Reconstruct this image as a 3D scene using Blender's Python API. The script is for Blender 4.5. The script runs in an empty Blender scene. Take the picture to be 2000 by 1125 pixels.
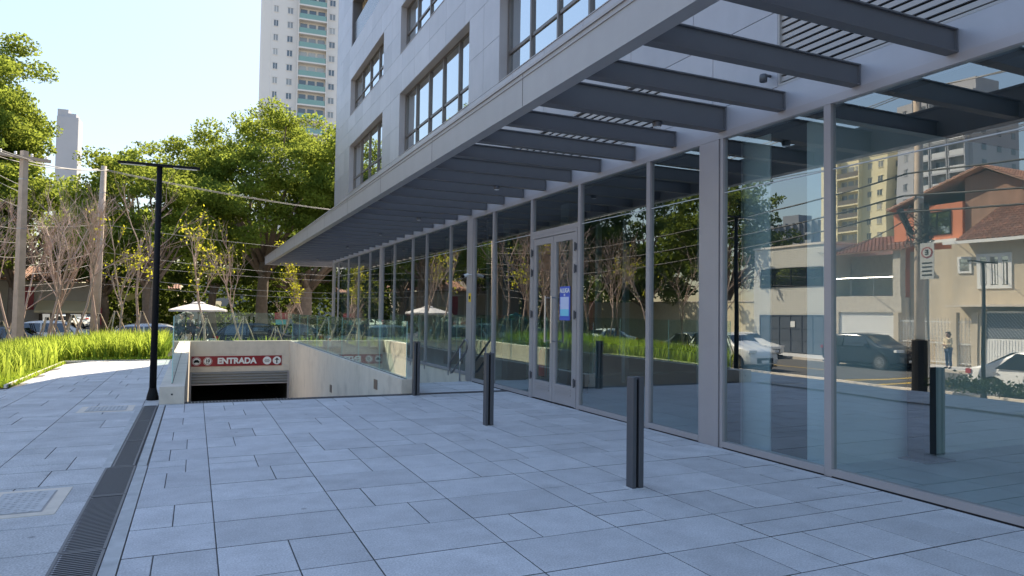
import bpy, bmesh, math, random
import numpy as np
from mathutils import Vector, Matrix, Euler
R = math.radians
S = bpy.context.scene
COL = S.collection
rnd = random.Random(7)

# ------------------------------------------------------------------ camera
cam_d = bpy.data.cameras.new('camera'); cam = bpy.data.objects.new('camera', cam_d); COL.objects.link(cam)
S.camera = cam
cam_d.sensor_width = 36; cam_d.lens = 1361.9 / 2000 * 36; cam_d.clip_start = .05; cam_d.clip_end = 3000
PITCH, YAW, ROLL = 0.03467, 0.42661, 0.01362
fw = Vector((math.sin(YAW) * math.cos(PITCH), math.cos(YAW) * math.cos(PITCH), math.sin(PITCH)))
rt = Vector((math.cos(YAW), -math.sin(YAW), 0)); up = rt.cross(fw)
rt2 = rt * math.cos(ROLL) + up * math.sin(ROLL); up2 = up * math.cos(ROLL) - rt * math.sin(ROLL)
m = Matrix((rt2, up2, -fw)).transposed().to_4x4(); m.translation = Vector((0, 0, 1.5)); cam.matrix_world = m
S.render.resolution_x, S.render.resolution_y = 1024, 576

# ------------------------------------------------------------------ sky, sun, exposure
SUN_AZ, SUN_EL = R(30.3), R(44)
w = bpy.data.worlds.new("World"); S.world = w; w.use_nodes = True
nt = w.node_tree; nt.nodes.clear()
sky = nt.nodes.new('ShaderNodeTexSky'); sky.sky_type = 'NISHITA'; sky.sun_disc = False
sky.sun_elevation = SUN_EL; sky.sun_rotation = SUN_AZ; sky.air_density = 1.2; sky.dust_density = .6; sky.ozone_density = 2.2
bw = nt.nodes.new('ShaderNodeRGBToBW'); pw_ = nt.nodes.new('ShaderNodeMath'); pw_.operation = 'POWER'; pw_.inputs[1].default_value = -.64
gm = nt.nodes.new('ShaderNodeVectorMath'); gm.operation = 'SCALE'
nt.links.new(sky.outputs[0], bw.inputs[0]); nt.links.new(bw.outputs[0], pw_.inputs[0]); nt.links.new(pw_.outputs[0], gm.inputs[3])
bg = nt.nodes.new('ShaderNodeBackground'); bg.inputs[1].default_value = .138
wo = nt.nodes.new('ShaderNodeOutputWorld')
nt.links.new(sky.outputs[0], gm.inputs[0]); wb = nt.nodes.new('ShaderNodeVectorMath'); wb.operation = 'MULTIPLY'; wb.inputs[1].default_value = (1.08, .985, .915)
nt.links.new(gm.outputs[0], wb.inputs[0]); nt.links.new(wb.outputs[0], bg.inputs[0]); nt.links.new(bg.outputs[0], wo.inputs[0])
sl = bpy.data.lights.new('sun', 'SUN'); sl.energy = 3.0; sl.angle = R(.5); sl.color = (1, .87, .68)
so = bpy.data.objects.new('sun', sl); COL.objects.link(so)
sd = Vector((math.sin(SUN_AZ) * math.cos(SUN_EL), math.cos(SUN_AZ) * math.cos(SUN_EL), math.sin(SUN_EL)))
so.rotation_euler = sd.to_track_quat('Z', 'Y').to_euler(); so.location = sd * 100
S.view_settings.view_transform = 'Standard'; S.view_settings.look = 'None'
S.view_settings.exposure = 2.12; S.view_settings.gamma = 1
S.render.engine = 'CYCLES'
S.cycles.max_bounces = 10; S.cycles.transparent_max_bounces = 24; S.cycles.glossy_bounces = 5

# ------------------------------------------------------------------ materials
MT = {}
def mat(name, col=(.5, .5, .5), rough=.6, metal=0., spec=.5, noise=0, nscale=5, bump=0, bscale=40, island=0, streak=0):
    if name in MT: return MT[name]
    M = bpy.data.materials.new(name); M.use_nodes = True; T = M.node_tree; b = T.nodes['Principled BSDF']
    b.inputs['Roughness'].default_value = rough; b.inputs['Metallic'].default_value = metal
    b.inputs['Specular IOR Level'].default_value = spec
    c = T.nodes.new('ShaderNodeRGB'); c.outputs[0].default_value = (*col, 1); out = c.outputs[0]
    tc = T.nodes.new('ShaderNodeTexCoord')
    def vary(fac_sock, amt, o):
        mr = T.nodes.new('ShaderNodeMapRange'); mr.inputs[3].default_value = 1 - amt; mr.inputs[4].default_value = 1 + amt
        T.links.new(fac_sock, mr.inputs[0])
        vm = T.nodes.new('ShaderNodeVectorMath'); vm.operation = 'SCALE'
        T.links.new(o, vm.inputs[0]); T.links.new(mr.outputs[0], vm.inputs[3]); return vm.outputs[0]
    if noise:
        n = T.nodes.new('ShaderNodeTexNoise'); n.inputs['Scale'].default_value = nscale; n.inputs['Detail'].default_value = 8
        n.inputs['Roughness'].default_value = .65
        T.links.new(tc.outputs['Object'], n.inputs['Vector']); out = vary(n.outputs[0], noise * 2, out)
    if streak:
        mp = T.nodes.new('ShaderNodeMapping'); mp.inputs['Scale'].default_value = (3, 3, .25)
        n = T.nodes.new('ShaderNodeTexNoise'); n.inputs['Scale'].default_value = 1.2; n.inputs['Detail'].default_value = 6
        T.links.new(tc.outputs['Object'], mp.inputs[0]); T.links.new(mp.outputs[0], n.inputs['Vector']); out = vary(n.outputs[0], streak * 2, out)
    if island:
        g = T.nodes.new('ShaderNodeNewGeometry'); out = vary(g.outputs['Random Per Island'], island, out)
    T.links.new(out, b.inputs['Base Color'])
    if bump:
        n = T.nodes.new('ShaderNodeTexNoise'); n.inputs['Scale'].default_value = bscale; n.inputs['Detail'].default_value = 4
        T.links.new(tc.outputs['Object'], n.inputs['Vector'])
        bp = T.nodes.new('ShaderNodeBump'); bp.inputs['Strength'].default_value = bump; bp.inputs['Distance'].default_value = .01
        T.links.new(n.outputs[0], bp.inputs['Height']); T.links.new(bp.outputs[0], b.inputs['Normal'])
    MT[name] = M; return M

def glass_mat(name, ior, tint, back=None):
    M = bpy.data.materials.new(name); M.use_nodes = True; T = M.node_tree; T.nodes.clear()
    o = T.nodes.new('ShaderNodeOutputMaterial'); mx = T.nodes.new('ShaderNodeMixShader')
    f0 = ((ior - 1) / (ior + 1)) ** 2
    def mth(op, a=None, b=None, va=0, vb=0):
        n = T.nodes.new('ShaderNodeMath'); n.operation = op; n.inputs[0].default_value = va; n.inputs[1].default_value = vb
        if a: T.links.new(a, n.inputs[0])
        if b: T.links.new(b, n.inputs[1])
        return n.outputs[0]
    gl = T.nodes.new('ShaderNodeBsdfGlossy'); gl.inputs['Roughness'].default_value = 0; gl.inputs[0].default_value = (.93, .97, .98, 1)
    if back is None:
        tc = T.nodes.new('ShaderNodeTexCoord'); n = T.nodes.new('ShaderNodeTexNoise'); n.inputs['Scale'].default_value = .9; n.inputs['Detail'].default_value = 1
        T.links.new(tc.outputs['Object'], n.inputs['Vector']); bp = T.nodes.new('ShaderNodeBump'); bp.inputs['Strength'].default_value = 1; bp.inputs['Distance'].default_value = .0012
        T.links.new(n.outputs[0], bp.inputs['Height']); T.links.new(bp.outputs[0], gl.inputs['Normal'])
    if back is None:
        tr = T.nodes.new('ShaderNodeBsdfTransparent'); tr.inputs[0].default_value = (*tint, 1)
    else:
        tr = T.nodes.new('ShaderNodeBsdfDiffuse'); tr.inputs[0].default_value = (*back, 1)
        if name == 'tower_glass':
            oi = T.nodes.new('ShaderNodeObjectInfo'); cr_ = T.nodes.new('ShaderNodeMix'); cr_.data_type = 'RGBA'
            cr_.inputs[6].default_value = (*back, 1); cr_.inputs[7].default_value = (.42, .40, .36, 1)
            mr_ = T.nodes.new('ShaderNodeMapRange'); mr_.inputs[1].default_value = .45
            T.links.new(oi.outputs['Random'], mr_.inputs[0]); T.links.new(mr_.outputs[0], cr_.inputs[0]); T.links.new(cr_.outputs[2], tr.inputs[0])
    # Schlick reflectance, the same from both sides of the pane
    geo = T.nodes.new('ShaderNodeNewGeometry'); dt = T.nodes.new('ShaderNodeVectorMath'); dt.operation = 'DOT_PRODUCT'
    T.links.new(geo.outputs['Normal'], dt.inputs[0]); T.links.new(geo.outputs['Incoming'], dt.inputs[1])
    c = mth('ABSOLUTE', dt.outputs['Value']); k = mth('POWER', mth('SUBTRACT', None, c, va=1), vb=4.0)
    fac = mth('ADD', mth('MULTIPLY', k, vb=1 - f0), vb=f0)
    T.links.new(fac, mx.inputs[0])
    T.links.new(tr.outputs[0], mx.inputs[1]); T.links.new(gl.outputs[0], mx.inputs[2])
    T.links.new(mx.outputs[0], o.inputs[0]); MT[name] = M; return M

def leaf_mat(name, c1, c2, tl, fac=.45):
    M = bpy.data.materials.new(name); M.use_nodes = True; T = M.node_tree; T.nodes.clear()
    o = T.nodes.new('ShaderNodeOutputMaterial'); g = T.nodes.new('ShaderNodeNewGeometry')
    tc = T.nodes.new('ShaderNodeTexCoord'); n = T.nodes.new('ShaderNodeTexNoise'); n.inputs['Scale'].default_value = .45; n.inputs['Detail'].default_value = 3
    T.links.new(tc.outputs['Object'], n.inputs['Vector'])
    ad = T.nodes.new('ShaderNodeMath'); ad.operation = 'MULTIPLY_ADD'; ad.inputs[1].default_value = .5
    mr = T.nodes.new('ShaderNodeMapRange'); mr.inputs[1].default_value = .35; mr.inputs[2].default_value = .65; mr.inputs[3].default_value = -.2; mr.inputs[4].default_value = .7
    T.links.new(n.outputs[0], mr.inputs[0]); T.links.new(g.outputs['Random Per Island'], ad.inputs[0]); T.links.new(mr.outputs[0], ad.inputs[2]); ad.use_clamp = True
    def mixc(a, b):
        x = T.nodes.new('ShaderNodeMix'); x.data_type = 'RGBA'; x.inputs[6].default_value = (*a, 1); x.inputs[7].default_value = (*b, 1)
        T.links.new(ad.outputs[0], x.inputs[0]); return x.outputs[2]
    d = T.nodes.new('ShaderNodeBsdfDiffuse'); T.links.new(mixc(c1, c2), d.inputs[0])
    t = T.nodes.new('ShaderNodeBsdfTranslucent'); T.links.new(mixc(tuple(v * .6 for v in tl), tl), t.inputs[0])
    mx = T.nodes.new('ShaderNodeMixShader'); mx.inputs[0].default_value = fac
    T.links.new(d.outputs[0], mx.inputs[1]); T.links.new(t.outputs[0], mx.inputs[2])
    T.links.new(mx.outputs[0], o.inputs[0]); MT[name] = M; return M

pave = mat('granite_paving', (.50, .50, .51), .75, noise=.16, nscale=3.5, bump=.25, bscale=220, island=.09)
pave2 = mat('sidewalk_paving', (.49, .485, .48), .8, noise=.2, nscale=2.5, bump=.3, bscale=200, island=.09)
def speckle(M, amt, sc=260):
    T = M.node_tree; b = T.nodes['Principled BSDF']; l = b.inputs['Base Color'].links[0].from_socket
    tc = T.nodes.new('ShaderNodeTexCoord'); n = T.nodes.new('ShaderNodeTexNoise'); n.inputs['Scale'].default_value = sc; n.inputs['Detail'].default_value = 2
    T.links.new(tc.outputs['Object'], n.inputs['Vector'])
    mr = T.nodes.new('ShaderNodeMapRange'); mr.inputs[1].default_value = .3; mr.inputs[2].default_value = .7; mr.inputs[3].default_value = 1 - amt; mr.inputs[4].default_value = 1 + amt
    T.links.new(n.outputs[0], mr.inputs[0]); vm = T.nodes.new('ShaderNodeVectorMath'); vm.operation = 'SCALE'
    T.links.new(l, vm.inputs[0]); T.links.new(mr.outputs[0], vm.inputs[3]); T.links.new(vm.outputs[0], b.inputs['Base Color'])
speckle(pave, .20, 90); speckle(pave2, .26, 80)
def stains(M, sc, lo, hi, dark, detail=9):
    T = M.node_tree; b = T.nodes['Principled BSDF']; l = b.inputs['Base Color'].links[0].from_socket
    tc = T.nodes.new('ShaderNodeTexCoord'); n = T.nodes.new('ShaderNodeTexNoise'); n.inputs['Scale'].default_value = sc; n.inputs['Detail'].default_value = detail; n.inputs['Roughness'].default_value = .7
    T.links.new(tc.outputs['Object'], n.inputs['Vector'])
    mr = T.nodes.new('ShaderNodeMapRange'); mr.inputs[1].default_value = lo; mr.inputs[2].default_value = hi; mr.inputs[3].default_value = 1; mr.inputs[4].default_value = dark
    T.links.new(n.outputs[0], mr.inputs[0]); vm = T.nodes.new('ShaderNodeVectorMath'); vm.operation = 'SCALE'
    T.links.new(l, vm.inputs[0]); T.links.new(mr.outputs[0], vm.inputs[3]); T.links.new(vm.outputs[0], b.inputs['Base Color'])
def spots(M, sc, r, dark):
    T = M.node_tree; b = T.nodes['Principled BSDF']; l = b.inputs['Base Color'].links[0].from_socket
    tc = T.nodes.new('ShaderNodeTexCoord'); n = T.nodes.new('ShaderNodeTexVoronoi'); n.inputs['Scale'].default_value = sc
    T.links.new(tc.outputs['Object'], n.inputs['Vector'])
    mr = T.nodes.new('ShaderNodeMapRange'); mr.inputs[1].default_value = r * .6; mr.inputs[2].default_value = r; mr.inputs[3].default_value = dark; mr.inputs[4].default_value = 1
    T.links.new(n.outputs['Distance'], mr.inputs[0]); vm = T.nodes.new('ShaderNodeVectorMath'); vm.operation = 'SCALE'
    T.links.new(l, vm.inputs[0]); T.links.new(mr.outputs[0], vm.inputs[3]); T.links.new(vm.outputs[0], b.inputs['Base Color'])
for M_ in (pave, pave2):
    stains(M_, .9, .55, .75, .80); stains(M_, 3.2, .60, .72, .86); spots(M_, 1.7, .045, .62); spots(M_, .9, .02, .5)
joint = mat('joint_mortar', (.12, .118, .115), .95)
alu = mat('grey_aluminium', (.37, .35, .36), .42, .25, noise=.05, nscale=2)
panelm = mat('cladding_panel', (.38, .37, .395), .38, .2, noise=.09, nscale=1.2, island=.10, streak=.04)
beamm = mat('charcoal_beam', (.125, .122, .128), .55, .05, noise=.06, nscale=3)
fasciam = mat('fascia_metal', (.34, .325, .325), .45, .2, noise=.05, nscale=2, streak=.05)
louvm = mat('louver_metal', (.38, .36, .35), .5, .2)
darkm = mat('dark_gap', (.015, .015, .018), .8)
black = mat('black_paint', (.005, .0052, .007), .6, spec=.2)
bolm = mat('bollard_metal', (.085, .088, .10), .4, .3)
steel = mat('brushed_steel', (.45, .45, .46), .3, .9)
conc = mat('smooth_concrete', (.68, .60, .50), .8, noise=.07, nscale=2.2, bump=.15, bscale=30, streak=.05)
stains(conc, 1.3, .52, .72, .78)
asph = mat('asphalt', (.085, .083, .08), .9, noise=.25, nscale=1.5, bump=.4, bscale=90)
soil = mat('soil', (.06, .045, .03), .95, noise=.3, nscale=8)
dirt = mat('ground_dirt', (.20, .19, .17), .95, noise=.25, nscale=.6)
bark = mat('bark', (.20, .15, .11), .9, noise=.3, nscale=6, bump=.5, bscale=12)
twig = mat('pale_twig', (.42, .31, .25), .85, noise=.2, nscale=8)
woodst = mat('stake_wood', (.48, .38, .26), .8, noise=.2, nscale=9)
polec = mat('pole_concrete', (.46, .37, .29), .85, noise=.2, nscale=3, bump=.3, bscale=25)
cablem = mat('cable_grey', (.30, .29, .28), .6)
cableb = mat('cable_black', (.02, .02, .02), .6)
redm = mat('sign_red', (.26, .012, .02), .45)
white = mat('white_paint', (.8, .8, .78), .5, noise=.04, nscale=3)
cream = mat('cream_wall', (.76, .67, .42), .85, noise=.08, nscale=.5, streak=.05)
wtile = mat('white_tile_wall', (.70, .68, .60), .6, noise=.05, nscale=1)
beige = mat('beige_wall', (.58, .50, .38), .9, noise=.10, nscale=.8, streak=.10)
terra = mat('terracotta_wall', (.62, .22, .11), .85, noise=.12, nscale=.9, streak=.08)
brownw = mat('stained_brown_wall', (.33, .20, .14), .9, noise=.3, nscale=.9, streak=.2)
rooft = mat('clay_roof', (.34, .17, .11), .85, noise=.2, nscale=4, island=.25)
stonew = mat('stone_wall', (.55, .50, .42), .9, noise=.25, nscale=5, bump=.6, bscale=9)
greywall = mat('tower_grey', (.42, .42, .44), .8, noise=.05, nscale=.2)
paleT = mat('tower_pale', (.66, .63, .60), .8, noise=.04, nscale=.15)
slate = mat('slate_blue_gate', (.08, .10, .13), .5)
greent = mat('green_glass_rail', (.20, .34, .31), .3)
intfl = mat('interior_floor', (.55, .60, .60), .4, noise=.12, nscale=1.5)
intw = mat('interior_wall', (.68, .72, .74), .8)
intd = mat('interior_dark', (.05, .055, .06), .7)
rubber = mat('tyre_rubber', (.02, .02, .02), .8)
skin = mat('skin', (.42, .25, .18), .6)
suit = mat('dark_suit', (.025, .027, .035), .8)
hairm = mat('hair_dark', (.02, .015, .012), .6)
shirt = mat('cream_shirt', (.65, .55, .38), .8)
jeans = mat('blue_jeans', (.05, .08, .16), .85)
canvas = mat('canvas_white', (.50, .48, .46), .85, noise=.04, nscale=3)
yellow = mat('yellow_paint', (.65, .42, .05), .7, noise=.2, nscale=4)
blue = mat('poster_blue', (.08, .13, .55), .4)
cyan = mat('poster_cyan', (.22, .62, .80), .4)
teal = mat('teal_canvas', (.05, .30, .34), .8)
bwhite = mat('pale_wall', (.38, .34, .29), .85, noise=.1, nscale=1)
lampg = mat('lens', (.8, .8, .78), .2)
store = glass_mat('storefront_glass', 3.5, (.66, .80, .82))
railg = glass_mat('railing_glass', 1.6, (.86, .95, .92))
edgeg = mat('glass_edge', (.45, .70, .62), .2)
wing = glass_mat('window_glass', 8, (0, 0, 0), back=(.03, .035, .045))
towg = glass_mat('tower_glass', 2.0, (0, 0, 0), back=(.06, .07, .08))
carg = glass_mat('car_glass', 1.9, (0, 0, 0), back=(.015, .018, .022))
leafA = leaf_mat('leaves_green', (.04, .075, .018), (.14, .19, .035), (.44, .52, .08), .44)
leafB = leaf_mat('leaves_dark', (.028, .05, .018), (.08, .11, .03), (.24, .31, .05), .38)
leafY = leaf_mat('leaves_yellow', (.20, .24, .03), (.35, .36, .04), (.65, .62, .05), .5)
blade = leaf_mat('strap_leaves', (.07, .14, .025), (.28, .36, .05), (.60, .72, .10), .45)
lawn = leaf_mat('lawn_leaves', (.14, .24, .03), (.24, .34, .05), (.50, .62, .06), .4)
hedgem = leaf_mat('hedge_leaves', (.02, .035, .015), (.05, .07, .025), (.10, .14, .04), .3)

# ------------------------------------------------------------------ builders
ORG = {}
def link(o, parent=None):
    COL.objects.link(o)
    if parent is not None: o.parent = parent; ORG[o.name] = ORG[parent.name]
    return o
def tag(o, label=None, cat=None, group=None, kind=None):
    for k, v in (('label', label), ('category', cat), ('group', group), ('kind', kind)):
        if v: o[k] = v
    return o
def thing(name, loc, label, cat, group=None):
    o = bpy.data.objects.new(name, None); o.empty_display_size = .2; COL.objects.link(o); o.location = loc
    ORG[o.name] = Vector(loc); return tag(o, label, cat, group)
class MB:
    def __init__(s): s.v = []; s.f = []
    def add(s, vs, fs):
        n = len(s.v); s.v += [tuple(v) for v in vs]; s.f += [tuple(i + n for i in f) for f in fs]; return s
    def box(s, x0, x1, y0, y1, z0, z1):
        vs = [(x, y, z) for z in (z0, z1) for x, y in ((x0, y0), (x1, y0), (x1, y1), (x0, y1))]
        return s.add(vs, [(3, 2, 1, 0), (4, 5, 6, 7), (0, 1, 5, 4), (1, 2, 6, 5), (2, 3, 7, 6), (3, 0, 4, 7)])
    def rbox(s, c, size, rz=0, rx=0, ry=0):
        E = Euler((rx, ry, rz)).to_matrix(); hx, hy, hz = (v / 2 for v in size)
        vs = [Vector(c) + E @ Vector((x, y, z)) for z in (-hz, hz) for x, y in ((-hx, -hy), (hx, -hy), (hx, hy), (-hx, hy))]
        return s.add(vs, [(3, 2, 1, 0), (4, 5, 6, 7), (0, 1, 5, 4), (1, 2, 6, 5), (2, 3, 7, 6), (3, 0, 4, 7)])
    def prism(s, poly, z0, z1):
        n = len(poly); vs = [(x, y, z0) for x, y in poly] + [(x, y, z1) for x, y in poly]
        return s.add(vs, [tuple(range(n))[::-1], tuple(range(n, 2 * n))] + [(i, (i + 1) % n, n + (i + 1) % n, n + i) for i in range(n)])
    def xprism(s, poly, x0, x1):      # polygon in (y,z)
        n = len(poly); vs = [(x0, y, z) for y, z in poly] + [(x1, y, z) for y, z in poly]
        return s.add(vs, [tuple(range(n))[::-1], tuple(range(n, 2 * n))] + [(i, (i + 1) % n, n + (i + 1) % n, n + i) for i in range(n)])
    def yprism(s, poly, y0, y1):      # polygon in (x,z)
        n = len(poly); vs = [(x, y0, z) for x, z in poly] + [(x, y1, z) for x, z in poly]
        return s.add(vs, [tuple(range(n))[::-1], tuple(range(n, 2 * n))] + [(i, (i + 1) % n, n + (i + 1) % n, n + i) for i in range(n)])
    def tube(s, pts, rad, n=6, caps=True):
        pts = [Vector(p) for p in pts]
        if not hasattr(rad, '__len__'): rad = [rad] * len(pts)
        vs = []; fs = []; k = len(pts)
        for i, p in enumerate(pts):
            d = (pts[min(i + 1, k - 1)] - pts[max(i - 1, 0)]).normalized()
            a = d.cross(Vector((0, 0, 1)) if abs(d.z) < .9 else Vector((1, 0, 0))).normalized(); b = d.cross(a)
            for j in range(n):
                t = 2 * math.pi * j / n; vs.append(p + (a * math.cos(t) + b * math.sin(t)) * rad[i])
        for i in range(k - 1):
            for j in range(n):
                j2 = (j + 1) % n; fs.append((i * n + j, i * n + j2, (i + 1) * n + j2, (i + 1) * n + j))
        if caps: fs += [tuple(range(n))[::-1], tuple((k - 1) * n + j for j in range(n))]
        return s.add(vs, fs)
    def lathe(s, c, prof, n=20):      # prof: (r,z)
        vs = [(c[0] + r * math.cos(2 * math.pi * j / n), c[1] + r * math.sin(2 * math.pi * j / n), c[2] + z) for r, z in prof for j in range(n)]
        k = len(prof); fs = [(i * n + j, i * n + (j + 1) % n, (i + 1) * n + (j + 1) % n, (i + 1) * n + j) for i in range(k - 1) for j in range(n)]
        return s.add(vs, fs)
    def build(s, name, material, parent=None, smooth=False, bevel=0):
        me = bpy.data.meshes.new(name)
        o = bpy.data.objects.new(name, me); link(o, parent)
        L = ORG[parent.name] if parent is not None else Vector((0, 0, 0))
        if parent is None: ORG[o.name] = Vector((0, 0, 0))
        me.from_pydata([(x - L[0], y - L[1], z - L[2]) for x, y, z in s.v], [], s.f); me.update()
        me.materials.append(material)
        if smooth: me.polygons.foreach_set('use_smooth', [True] * len(me.polygons))
        if bevel:
            b = o.modifiers.new('bevel', 'BEVEL'); b.width = bevel; b.segments = 2; b.limit_method = 'ANGLE'
        return o
def struct(o): o['kind'] = 'structure'; return o
def quads(name, V, material, parent=None, per=4):
    """V: (n,4,3) numpy array of separate quads"""
    n = V.shape[0]; L = np.array(ORG[parent.name]) if parent is not None else np.zeros(3)
    me = bpy.data.meshes.new(name); me.vertices.add(n * 4); me.vertices.foreach_set('co', (V.reshape(-1, 3) - L).astype(np.float32).ravel())
    me.loops.add(n * 4); me.loops.foreach_set('vertex_index', np.arange(n * 4, dtype=np.int32))
    me.polygons.add(n); me.polygons.foreach_set('loop_start', np.arange(0, n * 4, 4, dtype=np.int32)); me.polygons.foreach_set('loop_total', np.full(n, 4, dtype=np.int32))
    me.update(); me.validate(); me.materials.append(material)
    o = bpy.data.objects.new(name, me); link(o, parent)
    if parent is None: ORG[o.name] = Vector((0, 0, 0))
    return o
def text(body, size, loc, rot, material, parent, name='lettering', ext=.003, bold=0, align='CENTER'):
    cu = bpy.data.curves.new('t', 'FONT'); cu.body = body; cu.size = size; cu.extrude = ext; cu.offset = bold; cu.align_x = align; cu.align_y = 'CENTER'
    t = bpy.data.objects.new('t', cu); COL.objects.link(t)
    me = bpy.data.meshes.new_from_object(t.evaluated_get(bpy.context.evaluated_depsgraph_get())); bpy.data.objects.remove(t)
    M = Matrix.Translation(Vector(loc) - ORG[parent.name]) @ Euler(rot).to_matrix().to_4x4(); me.transform(M)
    me.materials.clear(); me.materials.append(material); o = bpy.data.objects.new(name, me); return link(o, parent)
def copy_tree(o, parent=None):
    c = o.copy(); COL.objects.link(c)
    if parent is not None: c.parent = parent
    for ch in list(o.children): copy_tree(ch, c)
    return c

# ------------------------------------------------------------------ terrain
def zg(x, y):
    return -max(min(.86, .118 * max(0, -2.6 - x)), min(.86, .16 * max(0, y - 29.5)))
xs = [-900, -200, -60, -30, -22, -19, -14, -9.9, -8, -6, -4.5, -2.6, -1.5, -.46, -.11, 3.43, 3.75, 5.46, 8, 20, 60, 200, 900]
ys = [-900, -200, -60, -20, 0, 6, 12.3, 28.5, 29.5, 31, 33, 34.9, 40, 60, 120, 300, 900]
g = MB()
for i in range(len(xs) - 1):
    for j in range(len(ys) - 1):
        x0, x1, y0, y1 = xs[i], xs[i + 1], ys[j], ys[j + 1]
        if (x0 == -.11 and y0 == 12.3): continue
        if x0 == 3.75 and y0 == 12.3: continue
        if x0 == 5.46 and y0 == 12.3: continue
        g.add([(x0, y0, zg(x0, y0) - .02), (x1, y0, zg(x1, y0) - .02), (x1, y1, zg(x1, y1) - .02), (x0, y1, zg(x0, y1) - .02)], [(0, 1, 2, 3)])
struct(g.build('ground', dirt))
struct(MB().add([(-18.9, -300, -.855), (-9.9, -300, -.855), (-9.9, 300, -.855), (-18.9, 300, -.855)], [(0, 1, 2, 3)]).build('road', asph))
struct(MB().add([(-9.89, 37, -.855), (200, 37, -.855), (200, 47, -.855), (-9.89, 47, -.855)], [(0, 1, 2, 3)]).build('cross_road', asph))
struct(MB().box(-21.9, -19.05, -80, 100, -.95, -.73).build('far_sidewalk', pave2))
struct(MB().box(-19.05, -18.9, -80, 100, -.95, -.722).build('far_kerb', conc))
struct(MB().box(-10.05, -9.9, -80, 36.6, -.95, -.74).build('kerb', conc))

def tiles(name, x0, x1, y0, y1, cw, rh, material, seedv, stagger=.5, zoff=0, split=.55, skip=None, gap=.009):
    rr = random.Random(seedv); mb = MB(); y = y0; k = 0
    while y < y1 - .05:
        ya, yb = y, min(y + rh, y1); x = x0
        while x < x1 - .03:
            xb = min(x + cw, x1); cuts = [x, xb]
            if rr.random() < split and xb - x > .5: cuts = [x, x + (xb - x) * rr.choice((.33, .5, .62)), xb]
            for a, b in zip(cuts, cuts[1:]):
                hs = [(ya, yb)]
                if rr.random() < stagger * .25: mid = ya + rh * .5; hs = [(ya, mid), (mid, yb)]
                for c, d in hs:
                    if skip and skip((a + b) / 2, (c + d) / 2): continue
                    e = gap * .4; ey = gap * .55; dz = rr.uniform(-.0012, .0012)
                    P = [(a + e, c + ey), (b - e, c + ey), (b - e, d - ey), (a + e, d - ey)]; bv = .004
                    Q = [(a + e + bv, c + ey + bv), (b - e - bv, c + ey + bv), (b - e - bv, d - ey - bv), (a + e + bv, d - ey - bv)]
                    vs = [(px, py, zg(px, py) - .012) for px, py in P] + [(px, py, zg(px, py) - .002 + zoff + dz) for px, py in P] + [(px, py, zg(px, py) + zoff + dz) for px, py in Q]
                    fs = [(8, 9, 10, 11)] + [(i, (i + 1) % 4, 4 + (i + 1) % 4, 4 + i) for i in range(4)] + [(4 + i, 4 + (i + 1) % 4, 8 + (i + 1) % 4, 8 + i) for i in range(4)]
                    mb.add(vs, fs)
            x = xb
        y = yb; k += 1
    o = struct(mb.build(name, material)); o.data.materials.append(joint)
    o.data.polygons.foreach_set('material_index', ([0] + [1] * 4 + [0] * 4) * (len(o.data.polygons) // 9)); return o
struct(MB().box(-.36, 5.44, -3.3, 12.08, -.016, -.010).build('paving_bed', joint))
tiles('plaza_paving', .165, 5.45, -3.27, 12.08, .86, .575, pave, 3, gap=.010)
tiles('plaza_edge_paving', -.36, .165, -3.27, 12.08, .525, .575, pave, 4, split=.75)
# strip completing the first column between drain border and first long joint
planter_edge = lambda x, y: (y > 22.2 and x < -.5) or (x < -3.2 and y > 15.9 + (-3.2 - x) * 1.13)
def bad_side(x, y):
    if planter_edge(x, y): return True
    if x > -.72 and y < 12.1: return True
    return False
sb = MB()
for (a, b) in ((-9.9, -8), (-8, -6), (-6, -4.5), (-4.5, -2.6), (-2.6, -.46)):
    for (c, d) in ((-12, 0), (0, 12.3), (12.3, 29.5)):
        sb.add([(x, y, zg(x, y) - .010) for x, y in ((a, c), (b, c), (b, d), (a, d))], [(0, 1, 2, 3)])
struct(sb.build('sidewalk_bed', joint))
tiles('sidewalk_paving', -9.88, -.465, -3, 22.3, .92, .62, pave2, 11, stagger=1.2, skip=bad_side)
tiles('rear_paving', -.36, 5.4, 29.0, 33, .9, .6, pave2, 5)
tiles('landing_slab', 3.76, 5.44, 12.32, 14.1, .84, .6, pave, 8, split=.2)
struct(MB().box(3.74, 5.45, 12.30, 14.1, -.7, -.012).build('landing_base', conc))
st = MB()
for i in range(4): st.box(3.76, 5.45, 14.1 + .3 * i, 14.4 + .3 * i, -.9, -.16 * (i + 1))
st.box(3.76, 5.45, 15.3, 31, -.9, -.64)
struct(st.build('stairs', pave))

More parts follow.
